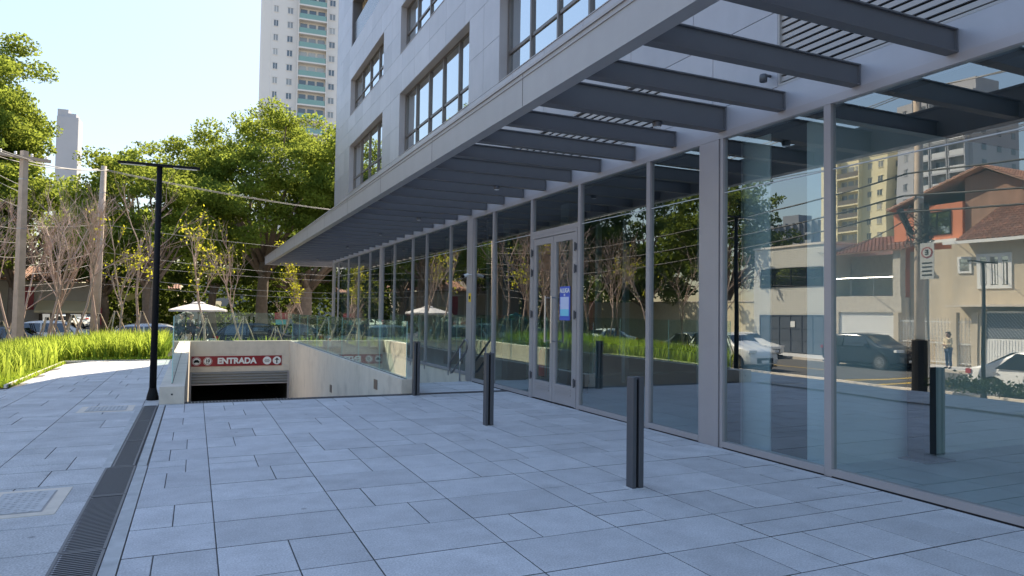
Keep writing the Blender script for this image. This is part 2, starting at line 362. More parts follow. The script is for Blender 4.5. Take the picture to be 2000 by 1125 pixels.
# ------------------------------------------------------------------ drains and covers
def grate(name, x0, x1, y0, y1, label, along='y', frame=.018, pitch=.03, z=0, group='drain grates'):
    t = thing(name, ((x0 + x1) / 2, (y0 + y1) / 2, z), label, 'drain grate', group)
    MB().box(x0, x1, y0, y1, -.008 + z, -.005 + z).build('channel', darkm, t)
    f = MB()
    f.box(x0, x0 + frame, y0, y1, -.004 + z, .006 + z).box(x1 - frame, x1, y0, y1, -.004 + z, .006 + z)
    f.box(x0 + frame, x1 - frame, y0, y0 + frame, -.004 + z, .0055 + z).box(x0 + frame, x1 - frame, y1 - frame, y1, -.004 + z, .0055 + z)
    f.build('frame', gratem, t)
    b = MB(); 
    if along == 'y':
        y = y0 + frame + pitch * .5
        while y < y1 - frame - pitch * .5:
            b.box(x0 + frame, x1 - frame, y, y + pitch * .42, -.003 + z, .004 + z); y += pitch
    else:
        x = x0 + frame + pitch * .5
        while x < x1 - frame - pitch * .5:
            b.box(x, x + pitch * .42, y0 + frame, y1 - frame, -.003 + z, .004 + z); x += pitch
    b.build('bars', gratem, t)
gratem = mat('grate_metal', (.13, .13, .14), .45, .5)
grate('drain_grate', -.715, -.46, -.5, 3.75, 'wide slotted drain grate nearest the camera', pitch=.034)
for i, (a, b) in enumerate(((3.76, 5.0), (5.01, 6.4), (6.41, 7.5))):
    grate('drain_grate', -.715, -.46, a, b, ['wide slotted drain grate running out of the bottom of the photo', 'middle length of the wide slotted drain grate', 'short end piece of the wide grate where the drain narrows'][i], pitch=.034)
for i, (a, b) in enumerate(((7.52, 8.9), (8.92, 10.4), (10.42, 11.98))):
    grate('drain_grate', -.665, -.475, a, b, ['nearest length of the narrow dark drain grate', 'middle length of the narrow dark drain grate', 'far length of narrow drain grate ending at the black lamp post'][i])
grate('drain_grate', -.11, 5.44, 12.1, 12.29, 'long slotted drain grate across the mouth of the garage ramp', along='x', pitch=.05)
bs = MB().box(-.455, -.375, 7.5, 12.0, -.011, .002).box(-.455, -.365, -.5, 7.49, -.011, .001).box(-.745, -.675, 7.5, 12.0, -.011, .002).box(-.46, -.115, 12.0, 12.09, -.011, .0015)
struct(bs.build('drain_border', mat('border_stone', (.44, .44, .43), .85, noise=.2, nscale=6)))
def cover(x0, x1, y0, y1, label):
    t = thing('manhole_cover', ((x0 + x1) / 2, (y0 + y1) / 2, 0), label, 'manhole cover', 'access covers in the sidewalk')
    MB().box(x0, x1, y0, y1, -.010, .0035).build('surround', conc, t)
    MB().box(x0 + .09, x1 - .09, y0 + .09, y1 - .09, .001, .006).build('frame', alu, t)
    r = MB().box(x0 + .10, x1 - .10, y0 + .10, y1 - .10, .006, .0105)
    for i in range(int((y1 - y0 - .2) / .035)):
        yy = y0 + .11 + i * .035
        for k in range(int((x1 - x0 - .24) / .05)):
            if (k + i) % 2: r.rbox((x0 + .14 + k * .05, yy, .0115), (.03, .008, .004), rz=.7)
    r.build('lid', mat('cover_metal', (.46, .46, .46), .6, .2, noise=.2, nscale=10), t)
cover(-1.43, -.88, 5.98, 6.82, 'rectangular textured metal cover set in paving at left edge of photo')
cover(-1.48, -.78, 11.48, 12.15, 'small flat access cover beside the base of the black lamp post')

# ------------------------------------------------------------------ office building
D = 5.46
B = thing('office_building', (D, 10, 0), 'grey panelled office building with glazed ground floor and slatted metal canopy', 'building')
WY = [(22.5, 27.9), (14.5, 20.4), (7.4, 12.8), (-.5, 5.4)]
WZ = [(6.12, 8.05), (9.25, 10.72), (12.05, 13.9)]
Y0, Y1, TOP = -4.0, 30.95, 16.8
# backing shell behind the panels
sh = MB()
def panel_rect(mb, back, ya, yb, za, zb, pw=1.33):
    n = max(1, round((yb - ya) / pw)); h = (yb - ya) / n
    for i in range(n): mb.box(D, D + .04, ya + i * h + .004, ya + (i + 1) * h - .004, za + .004, zb - .004)
    back.box(D + .035, D + .40, ya, yb, za, zb)
pn, bk = MB(), MB()
piers = []; last = Y1
for a, b in WY: piers.append((b, last)); last = a
piers.append((Y0, last))
bands = [(4.68, 5.40), (5.40, 6.12), (8.05, 8.65), (8.65, 9.25), (10.72, 11.38), (11.38, 12.05), (13.9, 15.3), (15.3, TOP)]
for za, zb in bands: panel_rect(pn, bk, Y0, Y1, za, zb)
for za, zb in WZ:
    for ya, yb in piers:
        mid = (za + zb) / 2
        panel_rect(pn, bk, ya, yb, za, mid, 1.1); panel_rect(pn, bk, ya, yb, mid, zb, 1.1)
for ya, yb in piers: panel_rect(pn, bk, ya, yb, 3.88, 4.68, 1.0)
pn.build('cladding', panelm, B); bk.build('wall', mat('wall_backing', (.12, .12, .13), .7), B)
# rest of the volume
vb = MB()
vb.box(D + .41, 30, Y0, Y0 + .3, 3.6, TOP).box(D + .04, 30, Y1 - .3, Y1 - .001, 3.7, TOP).box(D + .36, 30, Y1 - .3, Y1 - .011, -.9, 3.69).box(18.2, 30, Y0, Y0 + .3, -.8, 3.59).box(29.7, 30, Y0 + .3, Y1 - .3, -.8, TOP)
vb.box(D + .41, 29.7, Y0 + .3, Y1 - .3, TOP - .3, TOP - .002)
for z in (5.6, 8.7, 11.6, 14.6): vb.box(D + .95, 29.7, Y0 + .3, Y1 - .3, z, z + .25)
vb.build('building_volume', mat('building_render', (.32, .32, .34), .7), B)
MB().box(D, D + .04, Y1, Y1 + .02, 3.6, TOP).box(D - .003, D + 24, Y1 + .001, Y1 + .03, 3.6, TOP).build('end_cladding', panelm, B)
# louvers
for ya, yb in WY:
    lv = MB(); lv.box(D + .28, D + .30, ya, yb, 3.88, 4.68)
    fr = MB().box(D + .002, D + .10, ya, yb, 3.88, 3.905).box(D + .002, D + .10, ya, yb, 4.66, 4.68).box(D + .002, D + .30, ya, ya + .02, 3.905, 4.66).box(D + .002, D + .30, yb - .02, yb, 3.905, 4.66)
    f = fr.build('louver', louvm, B)
    sl_ = MB()
    z = 3.93
    while z < 4.64:
        sl_.box(D + .03, D + .05, ya + .02, yb - .02, z, z + .047); z += .072
    sl_.build('slats', louvm, f); lv.build('duct_backing', darkm, f)
# windows
for r_, (za, zb) in enumerate(WZ):
    for c_, (ya, yb) in enumerate(WY):
        n = 5 if c_ != 0 else 4
        if r_ == 2 and c_ == 0:
            rc = MB().box(D + 1.8, D + 1.9, ya, yb, za, zb).box(D + .41, D + 1.8, yb, yb + .1, za, zb).box(D + .41, D + 1.8, ya - .1, ya, za, zb).box(D + .41, D + 1.8, ya, yb, zb, zb + .1).box(D + .41, D + 1.8, ya, yb, za - .1, za)
            f = rc.build('balcony', beige, B)
            MB().box(D + .10, D + .13, ya, yb, za + .002, za + .95).build('balcony_railing', mat('smoked_rail', (.10, .105, .115), .2), f)
            MB().box(D + 1.76, D + 1.795, ya + .6, yb - .6, za + .02, zb - .3).build('balcony_door', wing, f); continue
        xf = D + .20; fr = MB(); fr.box(xf, xf + .06, ya, yb, za, za + .05).box(xf, xf + .06, ya, yb, zb - .05, zb)
        tz = za + .62
        for i in range(n + 1):
            y = ya + (yb - ya) * i / n; y = min(max(y, ya + .03), yb - .03); fr.box(xf - .02, xf + .055, y - .03, y + .03, za + .05, zb - .05)
        for i in range(n):
            y = ya + (yb - ya) * i / n; fr.box(xf + .001, xf + .05, y + .061 if i == 0 else y + .031, y + (yb - ya) / n - (.061 if i == n - 1 else .031), tz - .03, tz + .03)
        f = fr.build('window', mat('window_frame', (.16, .14, .13), .4, .5), B)
        gl = MB()
        for i in range(n):
            y = ya + (yb - ya) * i / n; yy = y + (yb - ya) / n; tl = [rnd.uniform(-.004, .004) for _ in range(2)]
            for (c, d) in ((za + .05, tz - .03), (tz + .03, zb - .05)):
                gl.add([(xf + .03 + tl[0], y + .03, c), (xf + .03, yy - .03, c), (xf + .03 + tl[1], yy - .03, d), (xf + .03, y + .03, d)], [(0, 3, 2, 1)])
        gl.build('pane', wing, f)
        rv = MB().box(D + .001, xf + .07, ya - .001, ya + .012, za, zb).box(D + .001, xf + .07, yb - .012, yb + .001, za, zb).box(D + .001, xf + .07, ya + .012, yb - .012, zb - .012, zb + .001).box(D - .012, xf + .07, ya + .012, yb - .012, za - .001, za + .014)
        rv.build('reveal', alu, f)
# balcony on upper floor near far corner : slab shadow recess reads as a deep opening
# ground floor storefront
cols = [(30.68, 30.98), (22.16, 22.46), (14.07, 14.40), (6.27, 6.59), (-2.0, -1.68), (-4.0, -3.7)]
mulls = [29.75, 27.66, 25.77, 23.95, 20.70, 18.76, 17.48, 15.60, 12.96, 11.20, 9.50, 7.67, 4.78, 2.75, .95, -.5, -2.85]
cg = MB()
for a, b in cols:
    zb_ = -.64 if a > 14.2 else 0
    MB().box(D - .012, D + .35, a + .012, b, 0 if a > 14 and a < 14.2 else zb_, 3.52).build('column_cladding', alu, B); cg.box(D + .01, D + .3, a - .012, a + .012, 0 if a < 15 else zb_, 3.52)
cg.build('column_groove', darkm, B)
MB().box(D - .006, D + .10, Y0, Y1 - .01, 3.525, 3.60).build('header', alu, B)
MB().box(D + .002, D + .35, Y0, Y1 - .02, 3.602, 3.878).build('header_panel', panelm, B)
edges = sorted(mulls + [x for c in cols for x in c])
def side(y): return .10 if y > 14.3 else 0.0
for a, b in zip(edges, edges[1:]):
    if any(abs(a - c[0]) < .01 and abs(b - c[1]) < .01 for c in cols): continue
    isdoor = abs(a - 9.5) < .01
    mw = lambda v: .022 if v > 14.5 else .04
    la = a + (mw(a) if a in mulls else 0); lb = b - (mw(b) if b in mulls else 0)
    zb_ = side(a); top = 3.525
    fr = MB()
    if b in mulls: fr.box(D, D + .07, b - mw(b), b + mw(b), zb_ if b < 14.3 else -.0, top)
    if a not in mulls: fr.box(D, D + .07, a, a + .045, zb_, top); la = a + .045
    if b not in mulls: fr.box(D, D + .07, b - .045, b, zb_, top); lb = b - .045
    if isdoor:
        fr.box(D, D + .07, la, lb, 2.86, 2.93); f = fr.build('storefront_bay', alu, B)
        MB().add([(D + .035, la, 2.93), (D + .035, lb, 2.93), (D + .035, lb, top), (D + .035, la, top)], [(0, 3, 2, 1)]).build('pane', store, f); continue
    fr.box(D - .004, D + .075, la, lb, zb_ + .012, zb_ + .075)
    f = fr.build('storefront_bay', alu, B)
    MB().add([(D + .035, la, zb_ + .075), (D + .035, lb, zb_ + .075), (D + .035, lb, 2.896), (D + .035, la, 2.896)], [(0, 3, 2, 1)]).build('pane', store, f)
    MB().add([(D + .035, la, 2.904), (D + .035, lb, 2.904), (D + .035, lb, top), (D + .035, la, top)], [(0, 3, 2, 1)]).build('pane', store, f)
    MB().box(D + .026, D + .036, la, lb, 2.896, 2.904).build('silicone_joint', mat('silicone', (.55, .58, .6), .5), f)
MB().box(D + .02, D + .33, 14.41, Y1 - .02, -.9, .098).build('base_wall', conc, B)
MB().box(D + .004, D + .30, Y0, 14.06, -.3, .0115).build('threshold', darkm, B)
MB().add([(D + .35, Y0 + .15, 0), (18, Y0 + .15, 0), (18, Y0 + .15, 3.55), (D + .35, Y0 + .15, 3.55)], [(0, 1, 2, 3)]).build('unseen_end_glazing', store, B)  # glazed end out of view, added to let skylight into the interior
# double door
dr = MB()
dr.box(D - .005, D + .065, 9.546, 9.60, .01, 2.858).box(D - .005, D + .065, 11.10, 11.154, .01, 2.858).box(D - .004, D + .065, 9.60, 11.10, 2.80, 2.857)
DR = dr.build('door', alu, B)
for (a, b) in ((9.605, 10.345), (10.355, 11.095)):
    lf = MB(); lf.box(D + .0, D + .05, a, a + .09, .02, 2.79).box(D + .0, D + .05, b - .09, b, .02, 2.79).box(D + .001, D + .049, a + .09, b - .09, 2.68, 2.789).box(D + .001, D + .049, a + .09, b - .09, .021, .33)
    for i in range(3): lf.box(D - .008, D + .002, a + .1, b - .1, .18 + i * .045, .195 + i * .045)
    lf.build('door_leaf', alu, DR)
    MB().add([(D + .025, a + .09, .33), (D + .025, b - .09, .33), (D + .025, b - .09, 2.68), (D + .025, a + .09, 2.68)], [(0, 3, 2, 1)]).build('door_pane', store, DR)
for y in (10.24, 10.46):
    h = MB().tube([(D - .09, y, 1.0), (D - .09, y, 1.78)], .016, 8).tube([(D, y, 1.03), (D - .09, y, 1.03)], .011, 6).tube([(D, y, 1.75), (D - .09, y, 1.75)], .011, 6)
    h.build('handle', steel, DR, smooth=False)
for y in (9.575, 11.125):
    for z in (.35, 1.42, 2.15, 2.5):
        MB().box(D - .035, D - .004, y - .02, y + .02, z, z + .10).tube([(D - .03, y, z - .02), (D - .03, y, z + .12)], .012, 6).build('hinge', bolm, DR)
# interior
MB().box(D + .08, 18, Y0 + .3, 14.4, -.05, .0).build('interior_floor', intfl, B)
MB().box(D + .34, 18, 14.42, Y1 - .35, -.05, .06).build('interior_floor', intfl, B)
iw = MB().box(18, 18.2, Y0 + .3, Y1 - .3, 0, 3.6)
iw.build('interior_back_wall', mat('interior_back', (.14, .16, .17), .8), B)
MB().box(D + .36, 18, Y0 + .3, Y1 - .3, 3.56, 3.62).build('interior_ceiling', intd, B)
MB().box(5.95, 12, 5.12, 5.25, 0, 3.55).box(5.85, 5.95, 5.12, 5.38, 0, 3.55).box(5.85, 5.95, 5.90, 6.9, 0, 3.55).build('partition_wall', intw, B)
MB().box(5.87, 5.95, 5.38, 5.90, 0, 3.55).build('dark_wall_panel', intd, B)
ic = MB()
for y in (7.45, 14.2, 18.2, 22.3, 26.4, 11.5): ic.box(6.3, 6.75, y - .16, y + .16, 0, 3.55)
ic.build('interior_column', mat('int_column', (.09, .11, .13), .7), B)
iv = MB()
for y in (8.6, 9.9, 12.3, 13.4, 16.4, 19.8, 21.4, 24.6, 28.6): iv.box(8.2, 8.3, y, y + .12, 0.06, 3.5)
iv.build('interior_post', mat('int_post', (.30, .36, .40), .6), B)
# canopy
cn = MB()
cn.box(3.0, 3.14, -4, 35.2, 3.602, 3.945).box(3.14, 12, 35.06, 35.2, 3.604, 3.943)
CN = cn.build('canopy', fasciam, B)
MB().box(2.985, 3.155, -4.01, 35.21, 3.947, 3.975).box(2.99, 2.998, -4, 35.2, 3.895, 3.903).build('fascia_cap', fasciam, CN)
jl = MB()
for y in np.arange(-2.6, 35, 3.0): jl.box(2.9985, 3.0005, y, y + .007, 3.606, 3.94)
jl.build('fascia_joint', darkm, CN)
for kk in range(-11, 33):
    y = 6.235 + .89 * kk
    if y > 34.8: break
    deep = (kk % 9 == 0)
    z0, z1 = (3.603, 3.875) if deep else (3.608, 3.80)
    w_ = .07 if deep else .052; xe = D - .006 if y < 30.9 else 11.9
    b_ = MB(); b_.box(3.141, xe - .012, y - w_ * .55, y + w_ * .55, z0 + .012, z1 - .012)
    b_.box(3.141, xe, y - w_, y + w_, z0, z0 + .012).box(3.141, xe + .004, y - w_, y + w_, z1 - .012, z1)
    b_.box(xe - .012, xe - .001, y - w_ + .002, y + w_ - .002, z0 + .012, z1 - .012)
    b_.build('canopy_beam', beamm, CN)
DL = {6: 'round downlight under the canopy nearest the camera', 11: 'small white downlight under canopy above the double door', 15: 'canopy downlight level with the security camera column', 19: 'canopy downlight beyond the handrail steps', 23: 'canopy downlight over the middle of the far glazing', 29: 'canopy downlight nearest the far end of the canopy'}
for yk in DL:
    y = 6.235 + .89 * round((yk - 6.235) / .89)
    t = thing('canopy_downlight', (4.55, y, 3.606), DL[yk], 'downlight', 'canopy downlights')
    MB().lathe((4.55, y, 3.606), [(0, -.001), (.05, -.001), (.055, -.02), (.045, -.06)], 14).build('housing', bolm, t, True)
    MB().lathe((4.55, y, 3.606), [(.045, -.06), (.03, -.052), (0, -.05)], 14).build('lens', lampg, t)
t = thing('wall_spotlight', (D - .05, 5.48, 4.0), 'dark round wall spotlight beside the louvred grille above the glazing', 'spotlight')
MB().tube([(D + .002, 5.5, 4.02), (D - .06, 5.5, 4.02)], .015, 6).build('bracket', bolm, t)
MB().lathe((D - .10, 5.5, 3.98), [(0, .05), (.035, .045), (.04, .03), (.04, -.03), (.034, -.035), (0, -.02)], 16).build('housing', bolm, t, True)

# small things on the front
t = thing('security_camera', (D - .012, 14.02, 2.28), 'small bullet security camera on the column left of the doors', 'security camera')
MB().tube([(D - .012, 14.12, 2.30), (D - .10, 14.12, 2.30)], .012, 6).build('bracket', white, t)
MB().tube([(D - .08, 14.16, 2.30), (D - .20, 14.10, 2.26)], [.035, .032], 10).build('housing', white, t)
MB().tube([(D - .20, 14.10, 2.26), (D - .235, 14.083, 2.249)], .033, 10).build('lens', black, t)
t = thing('yellow_notice', (D - .016, 14.2, 1.7), 'small yellow notice stuck on the grey column', 'notice')
MB().box(D - .017, D - .0125, 14.13, 14.27, 1.71, 1.90).build('plate', mat('notice_yellow', (.75, .52, .03), .5), t)
MB().box(D - .0195, D - .0175, 14.16, 14.24, 1.77, 1.84).build('pictogram', black, t)
t = thing('rental_poster', (D - .004, 9.95, 1.4), 'blue poster with white lettering ALUGA on the right hand door glass', 'poster')
MB().box(D + .016, D + .022, 9.80, 10.14, 1.38, 1.93).build('sheet', blue, t)
MB().box(D + .012, D + .015, 9.83, 10.11, 1.56, 1.76).build('white_panel', mat('poster_pale', (.55, .62, .85), .5), t)
MB().box(D + .012, D + .015, 9.83, 10.11, 1.45, 1.56).build('cyan_panel', cyan, t)
text('ALUGA', .10, (D + .012, 9.97, 1.86), (R(90), 0, R(-90)), white, t, bold=.002)
text('SE', .05, (D + .012, 9.97, 1.79), (R(90), 0, R(-90)), white, t, bold=.001)
t = thing('kiosk_post', (7.05, 5.0, 0), 'tall dark square totem post standing inside behind the glass', 'totem')
MB().box(6.94, 7.13, 4.86, 5.05, .012, 1.27).build('body', mat('totem_black', (.012, .014, .02), .3), t)
MB().box(6.86, 7.32, 4.78, 5.10, .0, .012).build('base_plate', bolm, t)
t = thing('fire_extinguisher', (6.0, 11.5, 0), 'red fire extinguisher on a stand behind glass left of the doors', 'extinguisher')
MB().lathe((6.0, 11.75, .30), [(0, 0), (.075, .01), (.08, .05), (.08, .42), (.06, .48), (.02, .52), (.02, .56), (0, .56)], 16).build('cylinder', mat('extinguisher_red', (.55, .02, .02), .35), t, True)
MB().tube([(6, 11.75, .86), (6.0, 11.80, .89), (6, 11.85, .8), (6, 11.84, .5)], .01, 6).box(5.97, 6.03, 11.68, 11.80, .86, .88).build('hose', black, t)
MB().tube([(6, 11.65, .01), (6, 11.65, .8)], .01, 6).box(5.88, 6.12, 11.62, 11.88, .002, .02).box(5.92, 6.08, 11.66, 11.84, .27, .30).build('stand', steel, t)
t = thing('red_display_board', (7.6, 13.3, 0), 'dark red board standing inside behind the glazing', 'board')
MB().box(7.6, 7.64, 12.6, 13.5, 1.15, 1.75).build('board', mat('board_red', (.35, .02, .02), .6), t)
MB().tube([(7.62, 12.8, 0.001), (7.62, 12.8, 1.15)], .02, 6).tube([(7.62, 13.3, 0.001), (7.62, 13.3, 1.15)], .02, 6).build('legs', bolm, t)

# handrail along the steps
t = thing('handrail', (5.2, 14.1, 0), 'bent steel double handrail where steps descend beside the glazing', 'handrail')
MB().tube([(5.2, 13.72, .66), (5.2, 13.68, .72), (5.2, 13.66, .86), (5.2, 13.70, .90), (5.2, 13.82, .90), (5.2, 14.62, .42), (5.2, 14.70, .36), (5.2, 14.70, .20), (5.2, 14.66, .14), (5.2, 14.56, .16), (5.2, 13.80, .62), (5.2, 13.72, .66)], .024, 8).build('rail', mat('dark_steel', (.22, .22, .23), .35, .7), t, True)
MB().tube([(5.2, 14.08, .001), (5.2, 14.08, .72)], .018, 8).lathe((5.2, 14.08, .001), [(.05, 0), (.05, .008), (.02, .01)], 12).build('post', steel, t, True)

# bollards
def bollard(x, y, label):
    t = thing('bollard', (x, y, 0), label, 'bollard', 'metal bollards in front of the glazing')
    MB().box(x - .055, x + .055, y - .04, y - .012, .002, .95).box(x - .055, x + .055, y + .012, y + .04, .002, .95).build('plate', bolm, t, bevel=.003) if False else None
    MB().box(x - .052, x - .014, y - .05, y + .05, .004, .955).build('left_post', bolm, t, bevel=.004)
    MB().box(x + .012, x + .062, y - .05, y + .05, .004, .955).build('right_post', bolm, t, bevel=.004)
    MB().box(x - .014, x + .012, y - .03, y + .03, .004, .93).build('core', black, t)
    MB().box(x - .075, x + .085, y - .07, y + .07, .0005, .004).build('footing', mat('footing_grout', (.60, .60, .60), .9), t)
bollard(3.50, 5.09, 'slim dark bollard nearest the camera, twin posts with a gap')
bollard(3.57, 8.57, 'slim dark bollard in front of the double door')
bollard(3.60, 11.99, 'slim dark bollard farthest away, at the right end of the ramp wall')

# T lamps
def tlamp(x, y, label, z=0):
    t = thing('street_lamp', (x, y, z), label, 'lamp post', 'black T-shaped lamp posts')
    MB().tube([(x, y, z + .02), (x, y, z + 3.80)], [.055, .042], 14).build('pole', black, t, True)
    MB().box(x - .60, x + .60, y - .05, y + .05, z + 3.80, z + 3.84).build('lamp_arm', black, t, bevel=.004)
    MB().lathe((x, y, z), [(.09, .001), (.09, .05), (.075, .11), (.058, .18), (.056, .2)], 12).build('base', black, t)
    MB().box(x - .56, x - .2, y - .035, y + .035, z + 3.794, z + 3.799).box(x + .2, x + .56, y - .035, y + .035, z + 3.794, z + 3.799).build('diffuser', lampg, t)
tlamp(-.58, 12.72, 'black T-shaped lamp post standing beside the garage ramp wall')
tlamp(-8.9, 12.2, 'black T-shaped lamp post near the street, seen reflected in the right glass', zg(-8.9, 12.2))

# ------------------------------------------------------------------ garage ramp
struct(MB().add([(-.11, 12.3, -.01), (3.43, 12.3, -.01), (3.43, 16, -.45), (-.11, 16, -.45), (3.43, 28.5, -2.45), (-.11, 28.5, -2.45), (3.43, 42, -2.45), (-.11, 42, -2.45)], [(0, 1, 2, 3), (3, 2, 4, 5), (5, 4, 6, 7)]).build('ramp_floor', mat('ramp_concrete', (.25, .24, .23), .85, noise=.15, nscale=2)))
def rampwall(name, x0, x1, y0, y1, z0, z1, label):
    t = thing(name, ((x0 + x1) / 2, y0, z0), label, 'parapet wall')
    MB().box(x0, x1, y0, y1, z0, z1).build('wall', conc, t)
    return t
t = rampwall('ramp_wall', -.46, -.11, 12.1, 28.5, -2.6, .27, 'left concrete parapet wall of the garage ramp, beside the lamp post')
MB().lathe((-.285, 12.098, .14), [(0, 0)], 6) 
MB().tube([(-.285, 12.101, .15), (-.285, 12.094, .15)], .014, 10).build('plug', darkm, t)
t = rampwall('ramp_wall', 3.43, 3.75, 12.3, 28.5, -2.6, .26, 'right concrete parapet wall of the garage ramp, beside the third bollard')
MB().tube([(3.64, 12.301, .12), (3.64, 12.294, .12)], .012, 10).build('plug', darkm, t)
for y, z in ((14.1, -.02), (19.2, -.64)):
    MB().box(3.422, 3.4295, y, y + .30, z - .10, z + .10).build('recessed_light', bolm, t)
t = thing('ramp_end_wall', (1.6, 28.5, .27), 'concrete lintel wall over the garage opening', 'parapet wall')
MB().box(-.46, 3.75, 28.5, 28.85, -.92, .268).box(-.46, -.111, 28.5, 28.85, -2.6, -.92).box(3.431, 3.75, 28.5, 28.85, -2.6, -.92).build('wall', conc, t)
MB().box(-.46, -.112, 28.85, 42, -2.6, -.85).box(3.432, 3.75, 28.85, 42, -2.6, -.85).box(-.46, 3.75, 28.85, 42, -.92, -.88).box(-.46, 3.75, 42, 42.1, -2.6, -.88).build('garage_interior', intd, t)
t = thing('roller_shutter', (1.66, 28.4, -.92), 'grey horizontal ribbed roller shutter half open over garage entry', 'shutter')
rs = MB()
for i in range(4): rs.yprism([(-.09, 0), (3.41, 0), (3.41, .1), (-.09, .1)], 28.45, 28.46); rs.v[-8:] = [(x, y - (.0), zz - .99 - .105 * i) for x, y, zz in rs.v[-8:]]
for i in range(4): rs.tube([(-.09, 28.45, -.95 - .105 * i), (3.41, 28.45, -.95 - .105 * i)], .03, 8)
rs.build('slats', mat('shutter_grey', (.26, .26, .25), .5, .3), t)
MB().box(-.109, -.04, 28.40, 28.49, -2.45, -.92).box(3.36, 3.429, 28.40, 28.49, -2.45, -.92).build('guide_rail', alu, t)
MB().box(-.09, 3.41, 28.42, 28.48, -1.37, -1.32).build('bottom_bar', alu, t)
# sign
t = thing('entrance_sign', (1.55, 28.49, -.68), 'red ENTRADA sign with white round symbols over the garage entry', 'sign')
MB().box(-.06, 3.14, 28.47, 28.498, -.68, -.30).build('board', redm, t)
text('ENTRADA', .30, (1.52, 28.466, -.492), (R(90), 0, 0), white, t, bold=.014)
def disc(x, z, r, mt, y=28.468, name='disc', par=None, n=28):
    return MB().tube([(x, y, z), (x, y - .004, z)], r, n).build(name, mt, par)
for x in (.12, .50, 2.60, 2.96): disc(x, -.49, .155, white, par=t)
for x in (.12, .50): 
    o = MB(); 
    for k in range(28):
        a0, a1 = 2 * math.pi * k / 28, 2 * math.pi * (k + 1) / 28
        o.add([(x + r * math.cos(a), 28.4635, -.49 + r * math.sin(a)) for a, r in ((a0, .125), (a1, .125), (a1, .145), (a0, .145))], [(0, 1, 2, 3)])
    o.build('ring', redm, t)
y = 28.462
c_ = MB().yprism([(.02, -.53), (.22, -.53), (.22, -.48), (.19, -.47), (.165, -.43), (.075, -.43), (.05, -.47), (.02, -.48)], y - .002, y + .001)
c_.tube([(.06, y, -.53), (.06, y - .003, -.53)], .022, 10).tube([(.18, y, -.53), (.18, y - .003, -.53)], .022, 10).build('car_symbol', black, t)
text('10', .15, (.50, y, -.475), (R(90), 0, 0), black, t, bold=.006)
text('km/h', .05, (.50, y, -.56), (R(90), 0, 0), black, t, bold=.001)
MB().box(2.52, 2.68, y - .002, y + .001, -.46, -.445).box(2.50, 2.70, y - .002, y + .001, -.50, -.485).box(2.52, 2.68, y - .002, y + .001, -.54, -.525).build('lines_symbol', black, t)
MB().yprism([(2.96, -.38), (3.05, -.48), (2.98, -.46), (2.98, -.60), (2.94, -.60), (2.94, -.46), (2.87, -.48)], y - .002, y + .001).build('arrow_symbol', black, t)
# glass railings
def railing(p0, p1, n, z0, z1, label):
    t = thing('glass_railing', ((p0[0] + p1[0]) / 2, (p0[1] + p1[1]) / 2, z0), label, 'glass railing', 'glass railings round the garage ramp')
    p0, p1 = Vector((*p0, 0)), Vector((*p1, 0)); d = p1 - p0; u = d.normalized(); nn = Vector((-u.y, u.x, 0)) * .006
    for i in range(n):
        a = p0 + d * (i / n) + u * .006; b = p0 + d * ((i + 1) / n) - u * .006
        vs = []
        for z in (z0, z1):
            for p, s in ((a, -1), (b, -1), (b, 1), (a, 1)): q = p + nn * s; vs.append((q.x, q.y, z))
        g_ = MB().add(vs, [(0, 1, 5, 4), (2, 3, 7, 6)]).build('glass_panel', railg, t)
        MB().add(vs, [(4, 5, 6, 7), (1, 2, 6, 5), (3, 0, 4, 7)]).build('glass_edge', edgeg, g_)
    q = p0 - u * .012 
    MB().tube([(p0.x, p0.y, z0 - .003), (p1.x, p1.y, z0 - .003)], .011, 4).build('base_channel', black, t)
railing((-.30, 12.6), (-.30, 28.7), 7, .272, 1.36, 'glass railing along the left wall of the garage ramp')
railing((3.53, 12.35), (3.53, 28.7), 8, .264, 1.31, 'glass railing along the right wall of the garage ramp')
railing((-.28, 28.72), (3.51, 28.72), 3, .274, 1.34, 'glass railing over the ENTRADA sign at the ramp end')

